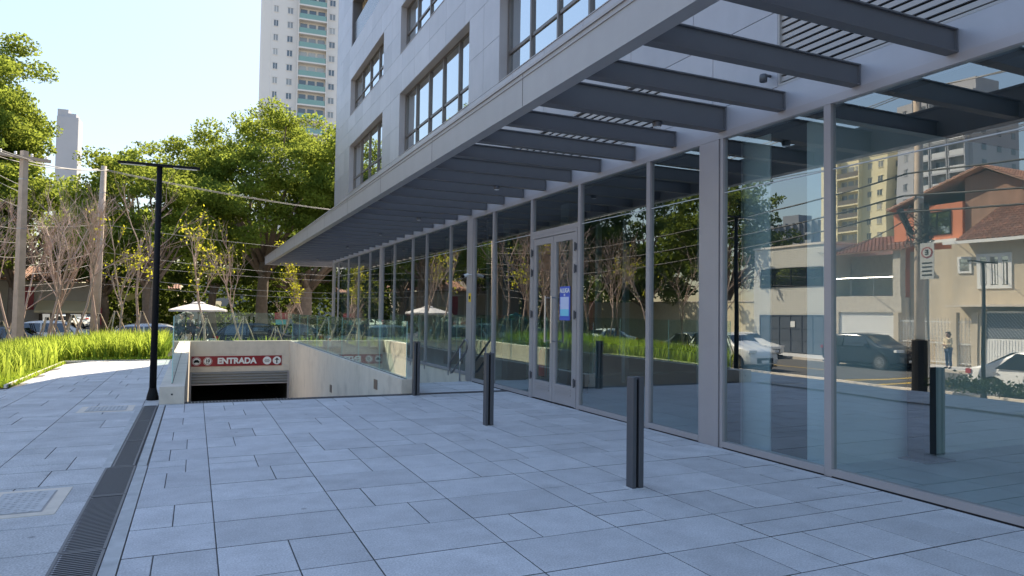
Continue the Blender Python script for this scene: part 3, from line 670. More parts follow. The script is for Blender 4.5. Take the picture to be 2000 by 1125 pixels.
# ------------------------------------------------------------------ planting beds
sg = MB()
for (x0, x1, y0, y1) in ((-9.8, -3.2, 15.9, 22.3), (-9.8, -.5, 22.3, 34), (3.76, 5.2, 31.5, 34)):
    nx, ny = 12, 12
    for i in range(nx):
        for j in range(ny):
            a, b = x0 + (x1 - x0) * i / nx, x0 + (x1 - x0) * (i + 1) / nx; c, d = y0 + (y1 - y0) * j / ny, y0 + (y1 - y0) * (j + 1) / ny
            if c < 15.8 + (-3.2 - b) * 1.13 - 1e-6 and y0 < 20: a2 = 1
            else: a2 = 0
            if a2: continue
            sg.add([(x, y, zg(x, y) + .012) for x, y in ((a, c), (b, c), (b, d), (a, d))], [(0, 1, 2, 3)])
struct(sg.build('planting_soil', soil))
def blades(name, spots, h, wd, seg, material, label, seedv, spread=.5):
    rg = np.random.default_rng(seedv); out = []
    P = np.array(spots); n = len(P)
    az = rg.uniform(0, 2 * np.pi, n); H = h * rg.uniform(.6, 1.15, n); lean = rg.uniform(.15, 1, n) * spread; wv = wd * rg.uniform(.6, 1.2, n)
    dx, dy = np.cos(az), np.sin(az); prev = None
    for k in range(seg + 1):
        t = k / seg
        out_r = lean * H * (t ** 1.8) * 1.1; zz = H * (t - .42 * lean * t ** 3)
        ww = wv * (1 - t ** 2.2) * (.55 + .45 * min(1, 3 * t)) + .0012
        c = np.stack([P[:, 0] + dx * out_r, P[:, 1] + dy * out_r, P[:, 2] + zz], 1)
        sx = np.stack([-dy * ww, dx * ww, np.zeros(n)], 1)
        cur = (c - sx, c + sx)
        if prev is not None: out.append(np.stack([prev[0], prev[1], cur[1], cur[0]], 1))
        prev = cur
    # keep each blade one connected island
    V = np.stack(out, 1)                                   # n, seg, 4, 3
    rows = np.concatenate([V[:, :, 0:2, :].reshape(n, seg * 2, 3), V[:, -1:, [3, 2], :].reshape(n, 2, 3)], 1)   # n,(seg+1)*2
    nv = (seg + 1) * 2; me = bpy.data.meshes.new(name); me.vertices.add(n * nv); me.vertices.foreach_set('co', rows.astype(np.float32).ravel())
    base = (np.arange(n) * nv)[:, None, None]; kx = np.arange(seg)[None, :, None] * 2
    idx = base + kx + np.array([0, 1, 3, 2])[None, None, :]
    nf = n * seg; me.loops.add(nf * 4); me.loops.foreach_set('vertex_index', idx.astype(np.int32).ravel())
    me.polygons.add(nf); me.polygons.foreach_set('loop_start', np.arange(0, nf * 4, 4, dtype=np.int32)); me.polygons.foreach_set('loop_total', np.full(nf, 4, dtype=np.int32))
    me.update(); me.materials.append(material); o = bpy.data.objects.new(name, me); COL.objects.link(o); ORG[o.name] = Vector((0, 0, 0))
    return tag(o, label, 'plants', kind='stuff')
rg = np.random.default_rng(4)
sp = []
while len(sp) < 19000:
    if rg.random() < .62: x, y = rg.uniform(-9.5, -3.35), rg.uniform(16.3, 25)
    else: x, y = rg.uniform(-6, -.75), rg.uniform(22.6, 26.5)
    if x > -3.3 and y < 22.5: continue
    if x > -4.0 + .25 * math.sin(y * 2.2) and y < 21.5 and rg.random() < .85: continue
    if x < -3.2 and y < 16.1 + (-3.2 - x) * 1.13: continue
    if x > -5.3 and x < -3.3 and y < 17.2 + (x + 5.3) * .0: 
        if rg.random() < .6: continue
    nn_ = 0.5 + .5 * math.sin(x * 3.1 + math.sin(y * 2.3) * 1.5) * math.sin(y * 2.7 + x)
    if rg.random() > .35 + .65 * nn_: continue
    cx_, cy_ = round(x / .28) * .28, round(y / .28) * .28
    sp.append((cx_ + rg.normal(0, .05), cy_ + rg.normal(0, .05), zg(x, y) + .01))
blades('flower_bed_foliage', sp, .80, .015, 5, blade, 'bed of tall arching bright green strap leaves', 5, .62)
sp = [(x, y, zg(x, y) + .01) for x, y in zip(rg.uniform(-4.3, -3.12, 7500), rg.uniform(15.95, 22.2, 7500)) if y > 15.9 + (-3.2 - x) * 1.13] + [(x, y, zg(x, y) + .01) for x, y in zip(rg.uniform(-6, -.55, 1500), rg.uniform(22.32, 22.7, 1500))] + [(x, y, zg(x, y) + .01) for x, y in zip(*(lambda u: (-3.3 - 6 * u, 16.1 + 6.8 * u + rg.uniform(0, .5, 2500)))(rg.uniform(0, 1, 2500)))]
blades('lawn_edge', sp, .11, .012, 2, lawn, 'low light green grass along the edge of the planting bed', 9, .8)
sp = [(x, y, zg(x, y) + .01) for x, y in zip(rg.uniform(-8, 5.0, 4500), rg.uniform(29.6, 34, 4500)) if (int(x * 1.3) + int(y)) % 2 == 0]
blades('rear_bed_foliage', sp, .5, .016, 4, blade, 'low clumps of bright green leaves behind the glass railing', 12, .6)
struct(MB().box(-3.21, -3.17, 15.85, 22.3, -.05, .012).box(-3.17, -.5, 22.27, 22.31, -.03, .02).build('bed_edging', conc))
# hedge near the street (seen in the glass)
rg2 = np.random.default_rng(2); n = 9000
c = np.stack([rg2.uniform(-4.4, -3.1, n), rg2.uniform(1.5, 9.9, n), np.zeros(n)], 1)
top = .33 + .07 * np.sin(c[:, 1] * 5) + rg2.normal(0, .05, n)
c[:, 2] = np.array([zg(a, b) for a, b in c[:, :2]]) + top * rg2.uniform(.1, 1, n) ** .4
def leafquads(c, size, rgx):
    n = len(c); a = rgx.normal(size=(n, 3)); a /= np.linalg.norm(a, axis=1)[:, None]; b = np.cross(a, rgx.normal(size=(n, 3))); b /= np.linalg.norm(b, axis=1)[:, None]
    s = size * rgx.uniform(.6, 1.3, n)[:, None]
    return np.stack([c - a * s, c + b * s * .55, c + a * s, c - b * s * .55], 1)
t = thing('hedge', (-3.8, 5.7, zg(-3.8, 5)), 'low dark clipped hedge beside the sidewalk, seen reflected in glass', 'hedge')
quads('foliage', leafquads(c, .035, rg2), hedgem, t)

# ------------------------------------------------------------------ trees
def crown_mesh(seedv, R_=(5, 5, 3.6), nclump=90, per=170, cr=1.0, leaf=.13, dome=True):
    rgx = np.random.default_rng(seedv); C = []; cen = []
    while len(cen) < nclump:
        d = rgx.normal(size=3); d /= np.linalg.norm(d)
        if dome and d[2] < -.45: continue
        r = rgx.uniform(.45, 1) ** .5 * (1 + .13 * math.sin(d[0] * 5 + seedv) + .12 * math.sin(d[1] * 7 + d[2] * 4 + seedv))
        p = d * r * np.array(R_); cen.append(p)
    for p in cen:
        s = cr * rgx.uniform(.6, 1.25); n = int(per * s * s)
        q = rgx.normal(size=(n, 3)); q /= np.linalg.norm(q, axis=1)[:, None]; q *= (rgx.uniform(.2, 1, n) ** .6)[:, None] * s
        q[:, 2] *= .55; q[:, 2] -= .12 * (q[:, 0] ** 2 + q[:, 1] ** 2); C.append(q + p)
    C = np.concatenate(C); return C, cen, rgx
def make_tree(x, y, z0, trunk_h, crown_c, R_, seedv, label, leafm=None, nclump=90, per=170, cr=1.0, leaf=.15, tr=.28, group=None, cat='tree'):
    t = thing('broadleaf_tree', (x, y, z0), label, cat, group)
    C, cen, rgx = crown_mesh(seedv, R_, nclump, per, cr, leaf)
    cc_ = np.array([x + crown_c[0], y + crown_c[1], z0 + crown_c[2]])
    quads('crown', leafquads(C + cc_, leaf, rgx), leafm or leafA, t)
    tb = MB(); base = Vector((x, y, z0 - .1)); top_ = Vector((x + crown_c[0] * .3, y + crown_c[1] * .3, z0 + trunk_h))
    mid = (base + top_) / 2 + Vector((rgx.uniform(-.3, .3), rgx.uniform(-.3, .3), 0))
    tb.tube([base, base + Vector((0, 0, .4)), mid, top_], [tr * 1.5, tr * 1.05, tr * .9, tr * .75], 9)
    idx = rgx.choice(len(cen), min(16, len(cen)), replace=False)
    for k, i in enumerate(idx):
        e = Vector(cc_ + cen[i]); s_ = top_ - Vector((0, 0, rgx.uniform(0, trunk_h * .25)))
        m1 = s_.lerp(e, .4) + Vector((rgx.normal() * .3, rgx.normal() * .3, rgx.uniform(.1, .9))); m2 = s_.lerp(e, .75) + Vector((rgx.normal() * .3, rgx.normal() * .3, .3))
        tb.tube([s_, m1, m2, e], [tr * .45, tr * .3, tr * .17, tr * .06], 6)
    tb.build('trunk', bark, t, True); return t
G = 'large leafy trees behind the ramp'
make_tree(4.2, 50, -.86, 5.5, (0.2, 0, 9.8), (7.4, 5.5, 5.6), 1, 'tall round-crowned green tree directly below the white tower', nclump=330, per=270, cr=1.0, leaf=.105, tr=.42, group=G)
make_tree(11.5, 49, -.86, 5, (0, 0, 9.8), (6.5, 5, 5.2), 2, 'big green tree behind the far end of the canopy', nclump=200, per=260, leaf=.11, tr=.4, group=G)
make_tree(-2.6, 44, -.86, 4.5, (0.3, 0, 7.0), (4.6, 4.5, 3.9), 3, 'yellow-green tree behind the black T-shaped lamp post', nclump=230, per=270, cr=.9, leaf=.10, tr=.3, group=G)
make_tree(-18.6, 61, -.86, 5, (.2, 0, 12.0), (7.9, 6.5, 10.9), 4, 'huge dark green tree filling the left edge of the photo', leafA, nclump=460, per=250, cr=1.25, leaf=.135, tr=.6, group=G)
make_tree(-16.5, 57, -.86, 4, (0, 0, 7.0), (5.4, 3.5, 5.0), 18, 'bushy lower tree under the huge tree at the left edge', leafA, nclump=130, per=180, cr=.95, leaf=.13, tr=.3, group=G)
make_tree(-11.3, 57, -.86, 4, (0, 0, 7.6), (4.2, 3.5, 4.2), 14, 'lower yellowish tree at the right foot of the huge left tree', nclump=90, per=180, cr=.85, leaf=.12, tr=.25, group=G)
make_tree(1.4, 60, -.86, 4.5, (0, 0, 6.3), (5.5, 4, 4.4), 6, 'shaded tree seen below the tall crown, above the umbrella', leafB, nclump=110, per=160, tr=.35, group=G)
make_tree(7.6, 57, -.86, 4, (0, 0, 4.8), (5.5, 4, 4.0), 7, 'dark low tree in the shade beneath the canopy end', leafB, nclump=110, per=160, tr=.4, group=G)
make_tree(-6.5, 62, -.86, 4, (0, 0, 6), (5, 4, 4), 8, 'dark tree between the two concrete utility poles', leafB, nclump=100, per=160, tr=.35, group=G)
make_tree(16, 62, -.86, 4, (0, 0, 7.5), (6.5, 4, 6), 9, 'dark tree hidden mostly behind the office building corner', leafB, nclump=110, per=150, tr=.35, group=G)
make_tree(-20, 60, -.86, 5, (0, 0, 8), (7, 5, 5.5), 10, 'dark tree behind the shops at the far left', leafB, nclump=120, per=150, tr=.4, group=G)
make_tree(6.0, 46, -.86, 4.2, (1.5, 0, 5.4), (3.2, 2.5, 1.6), 16, 'tree with thick brown trunk just left of the glass building end', leafB, nclump=50, per=150, cr=.8, leaf=.12, tr=.5, group=G)
make_tree(-1.8, 40, -.86, 4.6, (0, .5, 5.6), (2.2, 2.0, 1.4), 17, 'thin upright tree with small crown behind the lamp post', leafA, nclump=26, per=150, cr=.7, leaf=.11, tr=.16, group=G)
G2 = 'trees on the street side, seen in the glass'
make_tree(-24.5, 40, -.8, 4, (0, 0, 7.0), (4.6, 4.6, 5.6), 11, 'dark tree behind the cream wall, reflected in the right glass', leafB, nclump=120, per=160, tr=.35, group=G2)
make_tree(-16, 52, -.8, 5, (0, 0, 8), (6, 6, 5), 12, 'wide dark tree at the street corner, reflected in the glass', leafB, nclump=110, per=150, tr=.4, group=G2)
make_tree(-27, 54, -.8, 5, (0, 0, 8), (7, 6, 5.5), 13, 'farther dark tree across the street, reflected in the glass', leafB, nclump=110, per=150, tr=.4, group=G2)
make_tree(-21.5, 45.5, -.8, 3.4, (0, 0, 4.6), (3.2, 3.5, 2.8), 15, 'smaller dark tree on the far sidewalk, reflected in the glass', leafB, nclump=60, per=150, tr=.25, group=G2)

rgw = np.random.default_rng(31); nW = 34000
cW = np.stack([rgw.uniform(-34, 26, nW), rgw.uniform(64, 68.5, nW), rgw.uniform(0, 1, nW)], 1)
hW = 7.5 + 1.6 * np.sin(cW[:, 0] * .7) + 1.1 * np.sin(cW[:, 0] * 1.9 + 1)
cW[:, 2] = -.8 + hW * cW[:, 2] ** .85
holes = np.sin(cW[:, 0] * 1.3 + 2 * np.sin(cW[:, 2] * .9)) * np.sin(cW[:, 2] * 1.7 + cW[:, 0] * .5) > .72
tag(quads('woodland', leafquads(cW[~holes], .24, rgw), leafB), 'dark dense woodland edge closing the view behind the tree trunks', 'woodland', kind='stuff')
# young bare trees with stakes
def bare_tree(x, y, h, seedv, label, leaves=0, dens=1.0, stakes=True, lean=(0, 0), spreadk=1.0):
    z0 = zg(x, y); t = thing('bare_young_tree', (x, y, z0), label, 'young tree', 'young staked trees in the planting beds')
    rr = random.Random(seedv); tb = MB(); tw = MB(); tips = []
    def grow(p, d, L, r, lev, mb):
        n = 4; pts = [p]; rad = [r]; q = Vector(p); dd = Vector(d)
        for i in range(n):
            dd = (dd + Vector((rr.gauss(0, .13), rr.gauss(0, .13), rr.gauss(0.04, .08)))).normalized(); q = q + dd * (L / n); pts.append(q.copy()); rad.append(max(.0045, r * (1 - .6 * (i + 1) / n)))
        mb.tube(pts, rad, 5 if lev < 2 else 3, caps=False)
        tips.append(pts[-1])
        if lev >= 3: return
        k = int((5, 5, 4)[lev] * dens + rr.random())
        for j in range(k):
            f = rr.uniform(.25 if lev else .42, 1); i = min(n - 1, int(f * n)); s = pts[i].lerp(pts[i + 1], f * n - i)
            a = rr.uniform(0, 2 * math.pi); tilt = rr.uniform(.35, .8) * spreadk
            ax = dd.orthogonal().normalized(); ax.rotate(Matrix.Rotation(a, 3, dd)); nd = (dd * math.cos(tilt) + ax * math.sin(tilt)); nd.z += .18; nd.normalize()
            grow(s, nd, L * rr.uniform(.40, .62), r * .45, lev + 1, tw)
    grow(Vector((x, y, z0)), Vector((lean[0], lean[1], 1)).normalized(), h * .72, .022 + h * .006, 0, tb)
    tb.build('trunk', twig, t, True); tw.build('branches', twig, t)
    if leaves:
        rgx = np.random.default_rng(seedv); T_ = np.array([list(p) for p in tips if p.z > z0 + h * .35]); c = T_[rgx.integers(0, len(T_), leaves)] + rgx.normal(0, .10, (leaves, 3))
        quads('leaves', leafquads(c, .055, rgx), leafY, t)
    if stakes:
        for a in (.3, 2.4, 4.5):
            MB().tube([(x + .62 * math.cos(a), y + .62 * math.sin(a), z0), (x + .04 * math.cos(a), y + .04 * math.sin(a), z0 + 1.35)], .022, 5).build('stake', woodst, t)
        MB().tube([(x, y, z0 + 1.24), (x, y, z0 + 1.34)], .06, 8).build('tie', cableb, t)
TR = [(-5.45, 26.2, 4.6, 'bare young tree in front of the left concrete pole', 0), (-6.9, 27.5, 5.2, 'bare young tree at the very left edge of the planting bed', 0),
      (-4.6, 28.4, 5.4, 'dense bare pinkish tree right of the left concrete pole', 0), (-3.75, 27.6, 4.8, 'slim bare tree midway between the two concrete poles', 0),
      (-3.25, 30.2, 5.3, 'bare tree just left of the leaning concrete pole', 0), (-5.9, 30.8, 5.6, 'tall bare tree behind the left concrete pole', 0),
      (-2.45, 27.2, 4.2, 'round topped bare tree with yellow leaves right of the leaning pole', 260), (-1.75, 28.6, 5.6, 'tall thin bare tree left of the black lamp post', 0),
      (-6.3, 32.2, 5.2, 'pinkish bare tree in the back row at the far left', 0), (-5.1, 33.0, 5.8, 'dense bare tree in the back row under the left power lines', 0), (-4.3, 31.3, 5.0, 'bare tree with fanning twigs just right of the grey band of shops', 0), (-7.7, 31.4, 6.0, 'bare tree whose branches enter at the left frame edge', 0),
      (.45, 31.2, 5.4, 'thin tree with yellow leaf tufts rising behind the umbrella', 420), (1.85, 30.6, 4.6, 'wispy bare tree on crossed stakes behind the ENTRADA sign', 60),
      (4.65, 32.4, 4.1, 'slender yellow-leaved tree next to the far glass corner', 650), (3.4, 33.5, 3.0, 'low bare tree behind the far right railing corner', 0)]
for i, (x, y, h, lb, lv_) in enumerate(TR):
    bare_tree(x, y, h, 40 + i, lb, lv_, dens=1.2 if x < -2.5 else .95, lean=(rnd.uniform(-.12, .12), rnd.uniform(-.1, .1)), spreadk=.8)
bare_tree(-7.6, 21.0, 4.8, 70, 'bare tree standing in the left bed outside the photo frame, reflected in the doors', 0)
bare_tree(-6.4, 24.2, 4.4, 71, 'bare tree with a few yellow leaves reflected in the glass left of the doors', 160)
bare_tree(-8.6, 24.6, 5.0, 72, 'bare many-branched tree reflected in the glass right of the doors', 0)

# ------------------------------------------------------------------ poles and cables
def upole(x, y, h, label, lean=(0, 0), r=(.17, .12), arms=True, sq=False):
    z0 = zg(x, y); t = thing('utility_pole', (x, y, z0), label, 'utility pole', 'concrete utility poles')
    tx, ty = x + lean[0], y + lean[1]
    MB().tube([(x, y, z0 - .1), (tx, ty, z0 + h)], list(r), 4 if sq else 14).build('pole', polec, t, not sq)
    if arms:
        MB().rbox((tx, ty - .1, z0 + h - .25), (1.7, .09, .11), rz=.5).build('crossarm', polec, t)
        for k in (-.7, -.25, .25, .7): MB().lathe((tx + k * math.cos(.5), ty - .1 + k * math.sin(.5), z0 + h - .195), [(.03, 0), (.05, .03), (.03, .05), (.05, .08), (.02, .12), (0, .12)], 8).build('insulator', white, t)
    for zz in (.62, .86): MB().tube([(x + (tx - x) * zz, y + (ty - y) * zz, z0 + h * zz), (x + (tx - x) * zz, y + (ty - y) * zz, z0 + h * zz + .04)], r[0] * (1 - zz) + r[1] * zz + .008, 4 if sq else 12).build('band', steel, t)
    return t
upole(-5.65, 29.6, 7.35, 'thick square concrete pole at the far left behind bare trees', r=(.19, .13), sq=True)
upole(-3.95, 35, 8.5, 'slightly leaning tapered concrete pole left of the black lamp', lean=(.18, 0), r=(.21, .11), arms=False, sq=False)
upole(13.6, 39.8, 7.6, 'distant concrete pole hidden behind the office building corner')
t = upole(-9.3, 14.35, 9.6, 'round concrete street pole wrapped in black cables, reflected in glass', r=(.15, .11))
MB().tube([(-9.3, 14.35, zg(-9.3, 14.35) + .002), (-9.3, 14.35, .80)], .22, 16).build('added_dark_sleeve', black, t)  # added sleeve: blackens the pole's mirror image to imitate a dark post
cb = MB()
for k in range(14):
    a = rnd.uniform(0, 6.28); zz = 4.2 + rnd.uniform(-.5, .7)
    pts = [(-9.3 + .24 * math.cos(a + i * .9) * rnd.uniform(.8, 1.4), 14.35 + .3 * math.sin(a + i * .9) * rnd.uniform(.8, 1.5), zz + rnd.uniform(-.25, .25)) for i in range(8)]
    cb.tube(pts, .014, 5)
cb.build('cable_coil', cableb, t)
MB().tube([(-9.3, 14.6, 4.1), (-9.2, 14.9, 4.9)], .09, 10).tube([(-9.3, 14.15, 3.5), (-9.3, 14.15, 5.0)], .10, 10).build('splice_box', cableb, t)
def cable(p0, p1, sag, r, material, label):
    pts = []
    for i in range(17):
        u = i / 16; p = Vector(p0).lerp(Vector(p1), u); p.z -= sag * 4 * u * (1 - u); pts.append(p)
    o = MB().tube(pts, r, 5).build('overhead_cable', material, None, True); ORG[o.name] = Vector((0, 0, 0))
    tag(o, label, 'cable', 'overhead cables')
PA, PB, PC = (-5.65, 29.6, 6.2), (-3.75, 35, 7.3), (13.6, 39.8, 6.7)
for i, (dx, dz) in enumerate(((-.5, .45), (-.1, .5), (.3, .45))):
    cable((PA[0] + dx, PA[1], PA[2] + dz), (PB[0] + dx * .5, PB[1], PB[2] + .1 + dz * .2), .15, .014, cablem, 'one of the top power lines between the two concrete poles')
    cable((PB[0] + dx * .5, PB[1], PB[2] + .1 + dz * .2), (PC[0] + dx, PC[1], PC[2] + dz * .6), .35, .009, cablem, 'one of the bundle of power lines running right behind the canopy end')
    cable((PA[0] + dx, PA[1], PA[2] + dz), (-16 + dx, 10, 8 + dz), .3, .016, cablem, 'one of the power lines leaving the left pole to the left')
for i, (za, zb, zc, sag) in enumerate(((4.35, 5.1, 4.9, .35), (2.9, 3.9, 3.6, .3), (2.6, 3.4, 3.3, .3), (2.2, 2.9, 2.8, .35), (2.0, 2.5, 2.3, .3))):
    w4 = ['highest', 'second', 'third', 'fourth', 'lowest'][i]
    cable((-5.65, 29.6, za), (-3.88, 35, zb), .1, .008, cablem, f'{w4} telephone cable between the two concrete poles')
    cable((-3.88, 35, zb), (13.6, 39.8, zc), sag + .12 * (i % 2), .008, cablem, f'{w4} telephone cable stretching across the dark tree trunks')
for i in range(6):
    x = -9.3 + .16 * i; z = (8.55, 8.55, 7.3, 5.9, 5.2, 4.7)[i]
    w4 = ['topmost', 'second', 'third', 'fourth', 'fifth', 'lowest'][i]
    for (ya, yb) in ((14.35, -22), (14.35, 52)):
        cable((x, ya, z), (x - .4, yb, z + rnd.uniform(-.2, .4)), rnd.uniform(.5, 1.0), .016 + .012 * (i > 2), cableb if i > 2 else cablem, f'{w4} street cable running {"towards the camera" if yb < 0 else "away"} from the cable-wrapped pole')
cable((-9.3, 14.35, 5.0), (-22, 22, 5.6), .3, .018, cableb, 'drop cable from the wrapped pole to the red house')
cable((-9.3, 14.35, 4.8), (-22, 29.5, 5.2), .4, .018, cableb, 'drop cable from the wrapped pole to the white tiled house')

# street sign by the pole
t = thing('traffic_sign', (-8.95, 13.85, zg(-8.95, 13.85)), 'white traffic sign plate with round symbol on a post, reflected in glass', 'traffic sign')
z0 = zg(-8.95, 13.85)
MB().tube([(-8.95, 13.83, z0), (-8.95, 13.83, 3.8)], .03, 8).build('post', steel, t)
MB().box(-8.915, -8.90, 13.62, 14.04, 2.65, 3.75).build('plate', mat('shaded_sign_plate', (.42, .43, .42), .6), t)  # the plate's shade is put into its colour, white darkened to grey
o = MB().tube([(-8.899, 13.83, 3.45), (-8.893, 13.83, 3.45)], .17, 24).build('red_ring', redm, t); MB().tube([(-8.892, 13.83, 3.45), (-8.888, 13.83, 3.45)], .135, 24).build('disc', mat('shaded_sign_plate'), t)
text('E', .22, (-8.885, 13.83, 3.45), (R(90), 0, R(90)), black, t, bold=.006)
for i in range(4): MB().box(-8.899, -8.895, 13.68, 13.98, 2.75 + .12 * i, 2.79 + .12 * i).build('text_line', black, t)

# ------------------------------------------------------------------ umbrella
t = thing('patio_umbrella', (.16, 34.1, zg(.16, 34.1)), 'large off-white octagonal patio umbrella beyond the ramp railing', 'umbrella')
z0 = zg(.16, 34.1); MB().tube([(.16, 34.1, z0), (.16, 34.1, 1.82)], .025, 8).build('pole', bolm, t)
u = MB(); n = 8; RR = 1.2; zc = 1.74
for k in range(n):
    a0, a1 = 2 * math.pi * k / n, 2 * math.pi * (k + 1) / n; am = (a0 + a1) / 2
    P = lambda r, a, z: (.16 + r * math.cos(a), 34.1 + r * math.sin(a), z)
    u.add([P(.18, a0, zc - .03), P(RR * .6, a0, 1.57), P(RR, a0, 1.42), P(RR * .965, am, 1.41), P(RR, a1, 1.42), P(RR * .6, a1, 1.57), P(.18, a1, zc - .03), P(RR * .55, am, 1.56)],
          [(0, 1, 7), (1, 2, 3, 7), (7, 3, 4, 5), (0, 7, 6), (7, 5, 6)])
    u.add([P(RR, a0, 1.42), P(RR * .965, am, 1.41), P(RR, a1, 1.42), P(RR, a1, 1.34), P(RR * .965, am, 1.33), P(RR, a0, 1.34)], [(0, 1, 4, 5), (1, 2, 3, 4)])
u.build('canopy', canvas, t)
MB().lathe((.16, 34.1, 1.70), [(.30, 0), (.15, .07), (0, .10)], 8).lathe((.16, 34.1, 1.80), [(.03, 0), (.035, .03), (0, .06)], 8).build('vent_cap', canvas, t)
rb_ = MB()
for k in range(8):
    a = 2 * math.pi * k / 8; rb_.tube([(.16, 34.1, 1.70), (.16 + RR * math.cos(a), 34.1 + RR * math.sin(a), 1.40)], .01, 4)
rb_.build('ribs', woodst, t)

# ------------------------------------------------------------------ people
def skinned(name, verts, edges, radii, material, parent, sub=1):
    me = bpy.data.meshes.new(name); me.from_pydata([tuple(v) for v in verts], edges, [])
    o = bpy.data.objects.new(name, me); link(o, parent)
    me.materials.append(material); o.modifiers.new('skin', 'SKIN'); sb_ = o.modifiers.new('sub', 'SUBSURF'); sb_.levels = sub; sb_.render_levels = sub
    for i, r in enumerate(radii):
        d = me.skin_vertices[0].data[i]; d.radius = (r if isinstance(r, tuple) else (r, r)); d.use_root = (i == 0)
    o.modifiers['skin'].use_smooth_shade = True
    return o
def person(x, y, z, rz, h, label, top_m, leg_m, arms='crossed', long_hair=False, jacket=True):
    t = thing('person', (x, y, z), label, 'person'); t.rotation_euler = (0, 0, rz); ORG[t.name] = Vector((0, 0, 0))
    k = h / 1.75
    def S_(L): return [(a * k, b * k, c * k) for a, b, c in L]
    # local: facing -Y
    J = dict(pel=(0, 0, .95), wst=(0, .01, 1.10), chs=(0, .01, 1.32), nk=(0, .01, 1.48), nk2=(0, -.005, 1.54), hd=(0, -.01, 1.62), hd2=(0, -.005, 1.70))
    if arms == 'folded':
        ra = [(-.17, 0, 1.42), (-.22, -.02, 1.16), (-.05, -.22, 1.13), (.06, -.23, 1.14)]
        la = [(.17, 0, 1.42), (.22, -.02, 1.16), (.05, -.20, 1.10), (-.06, -.22, 1.09)]
    else:
        ra = [(-.17, 0, 1.42), (-.23, .02, 1.15), (-.22, -.12, .93), (-.20, -.15, .86)]
        la = [(.17, 0, 1.42), (.23, .02, 1.15), (.14, -.20, 1.12), (.08, -.24, 1.16)]
    lg = lambda s: [(s * .09, 0, .90), (s * .10, -.02, .50), (s * .11, .02, .09), (s * .12, -.12, .035)]
    V = [J['pel'], J['wst'], J['chs'], J['nk'], J['nk2'], J['hd'], J['hd2']]; E_ = [(i, i + 1) for i in range(6)]; rad = [.13, .12, .14, .06, .055, .085, .07]
    for ch in (ra, la):
        b = len(V); V += ch; E_ += [(2, b), (b, b + 1), (b + 1, b + 2), (b + 2, b + 3)]; rad += [.06, .045, .03, .026]
        # hand: five fingers rooted in the palm
        w_ = Vector(ch[3]); dr_ = (w_ - Vector(ch[2])).normalized(); sd_ = dr_.cross(Vector((0, 0, 1)));
        sd_ = sd_.normalized() if sd_.length > .1 else Vector((0, 1, 0))
        for f_ in range(5):
            off = (f_ - 2) * .016; L_ = (.055, .07, .078, .072, .06)[f_]
            if f_ == 0: q = w_ + sd_ * -.035 + dr_ * .03; q2 = q + dr_ * .03 + sd_ * -.01
            else: q = w_ + dr_ * L_ * .6 + sd_ * off; q2 = w_ + dr_ * L_ + sd_ * off + Vector((0, 0, -.012))
            n0 = len(V); V += [tuple(q), tuple(q2)]; E_ += [(b + 3, n0), (n0, n0 + 1)]; rad += [.009, .007]
    for s in (-1, 1):
        b = len(V); V += lg(s); E_ += [(0, b), (b, b + 1), (b + 1, b + 2), (b + 2, b + 3)]; rad += [.085, .055, .04, .035]
    # nose, ears
    b = len(V); V += [(0, -.105, 1.615), (-.085, 0, 1.62), (.085, 0, 1.62)]; E_ += [(5, b), (5, b + 1), (5, b + 2)]; rad += [.014, .014, .014]
    skinned('body', S_(V), E_, [r * k for r in rad], skin, t)
    ex = .022
    V = [J['wst'], J['chs'], (0, .01, 1.45), (0, 0, 1.0), (0, 0, .86 if jacket else .97)]; E_ = [(0, 1), (1, 2), (0, 3), (3, 4)]; rad = [.145, .165, .085, .15, .165]
    for ch in (ra, la):
        b = len(V); V += ch[:3]; E_ += [(1, b), (b, b + 1), (b + 1, b + 2)]; rad += [.085, .066, .05]
    skinned('jacket' if jacket else 'shirt', S_(V), E_, [r * k for r in rad], top_m, t)
    V = [(0, 0, .93)]; E_ = []; rad = [.135]
    for s in (-1, 1):
        b = len(V); V += lg(s)[:3]; E_ += [(0, b), (b, b + 1), (b + 1, b + 2)]; rad += [.105, .078, .062]
    skinned('trousers', S_(V), E_, [r * k for r in rad], leg_m, t)
    for s in (-1, 1): skinned('shoe', S_([(s * .11, .03, .05), (s * .12, -.08, .04), (s * .125, -.17, .03)]), [(0, 1), (1, 2)], [.05 * k, .045 * k, .035 * k], black, t)
    hv = [(0, .03, 1.66), (0, .02, 1.72), (0, -.05, 1.725)] + ([(0, .08, 1.60), (0, .09, 1.45)] if long_hair else [(0, .055, 1.62)])
    skinned('hair', S_(hv), [(0, 1), (1, 2), (0, 3)] + ([(3, 4)] if long_hair else []), [v * k for v in ([.085, .07, .04, .075] + ([.05] if long_hair else []))], hairm, t)
    if jacket: skinned('shirt_front', S_([(0, -.125, 1.42), (0, -.15, 1.28)]), [(0, 1)], [.03 * k, .018 * k], white, t)
    eye = MB().add([], [])
    for s in (-1, 1): eye.tube([(s * .03 * k, -.085 * k, 1.635 * k), (s * .03 * k, -.095 * k, 1.635 * k)], .009 * k, 6)
    eye.box(-.022 * k, .022 * k, -.094 * k, -.088 * k, 1.572 * k, 1.58 * k)
    eye.build('eyes_and_mouth', hairm, t)
person(-.12, 32.4, zg(0, 32.4), R(60), 1.74, 'person in dark suit on the left under the umbrella, facing the other', suit, suit, 'gesture')
person(.36, 32.3, zg(.3, 32.3), R(-75), 1.72, 'person in dark suit on the right under the umbrella, back to trees', suit, suit, 'gesture')
person(-19.6, 20.3, -.73, R(100), 1.62, 'person in cream top and jeans holding a bag on the far sidewalk', shirt, jeans, 'folded', True, False)

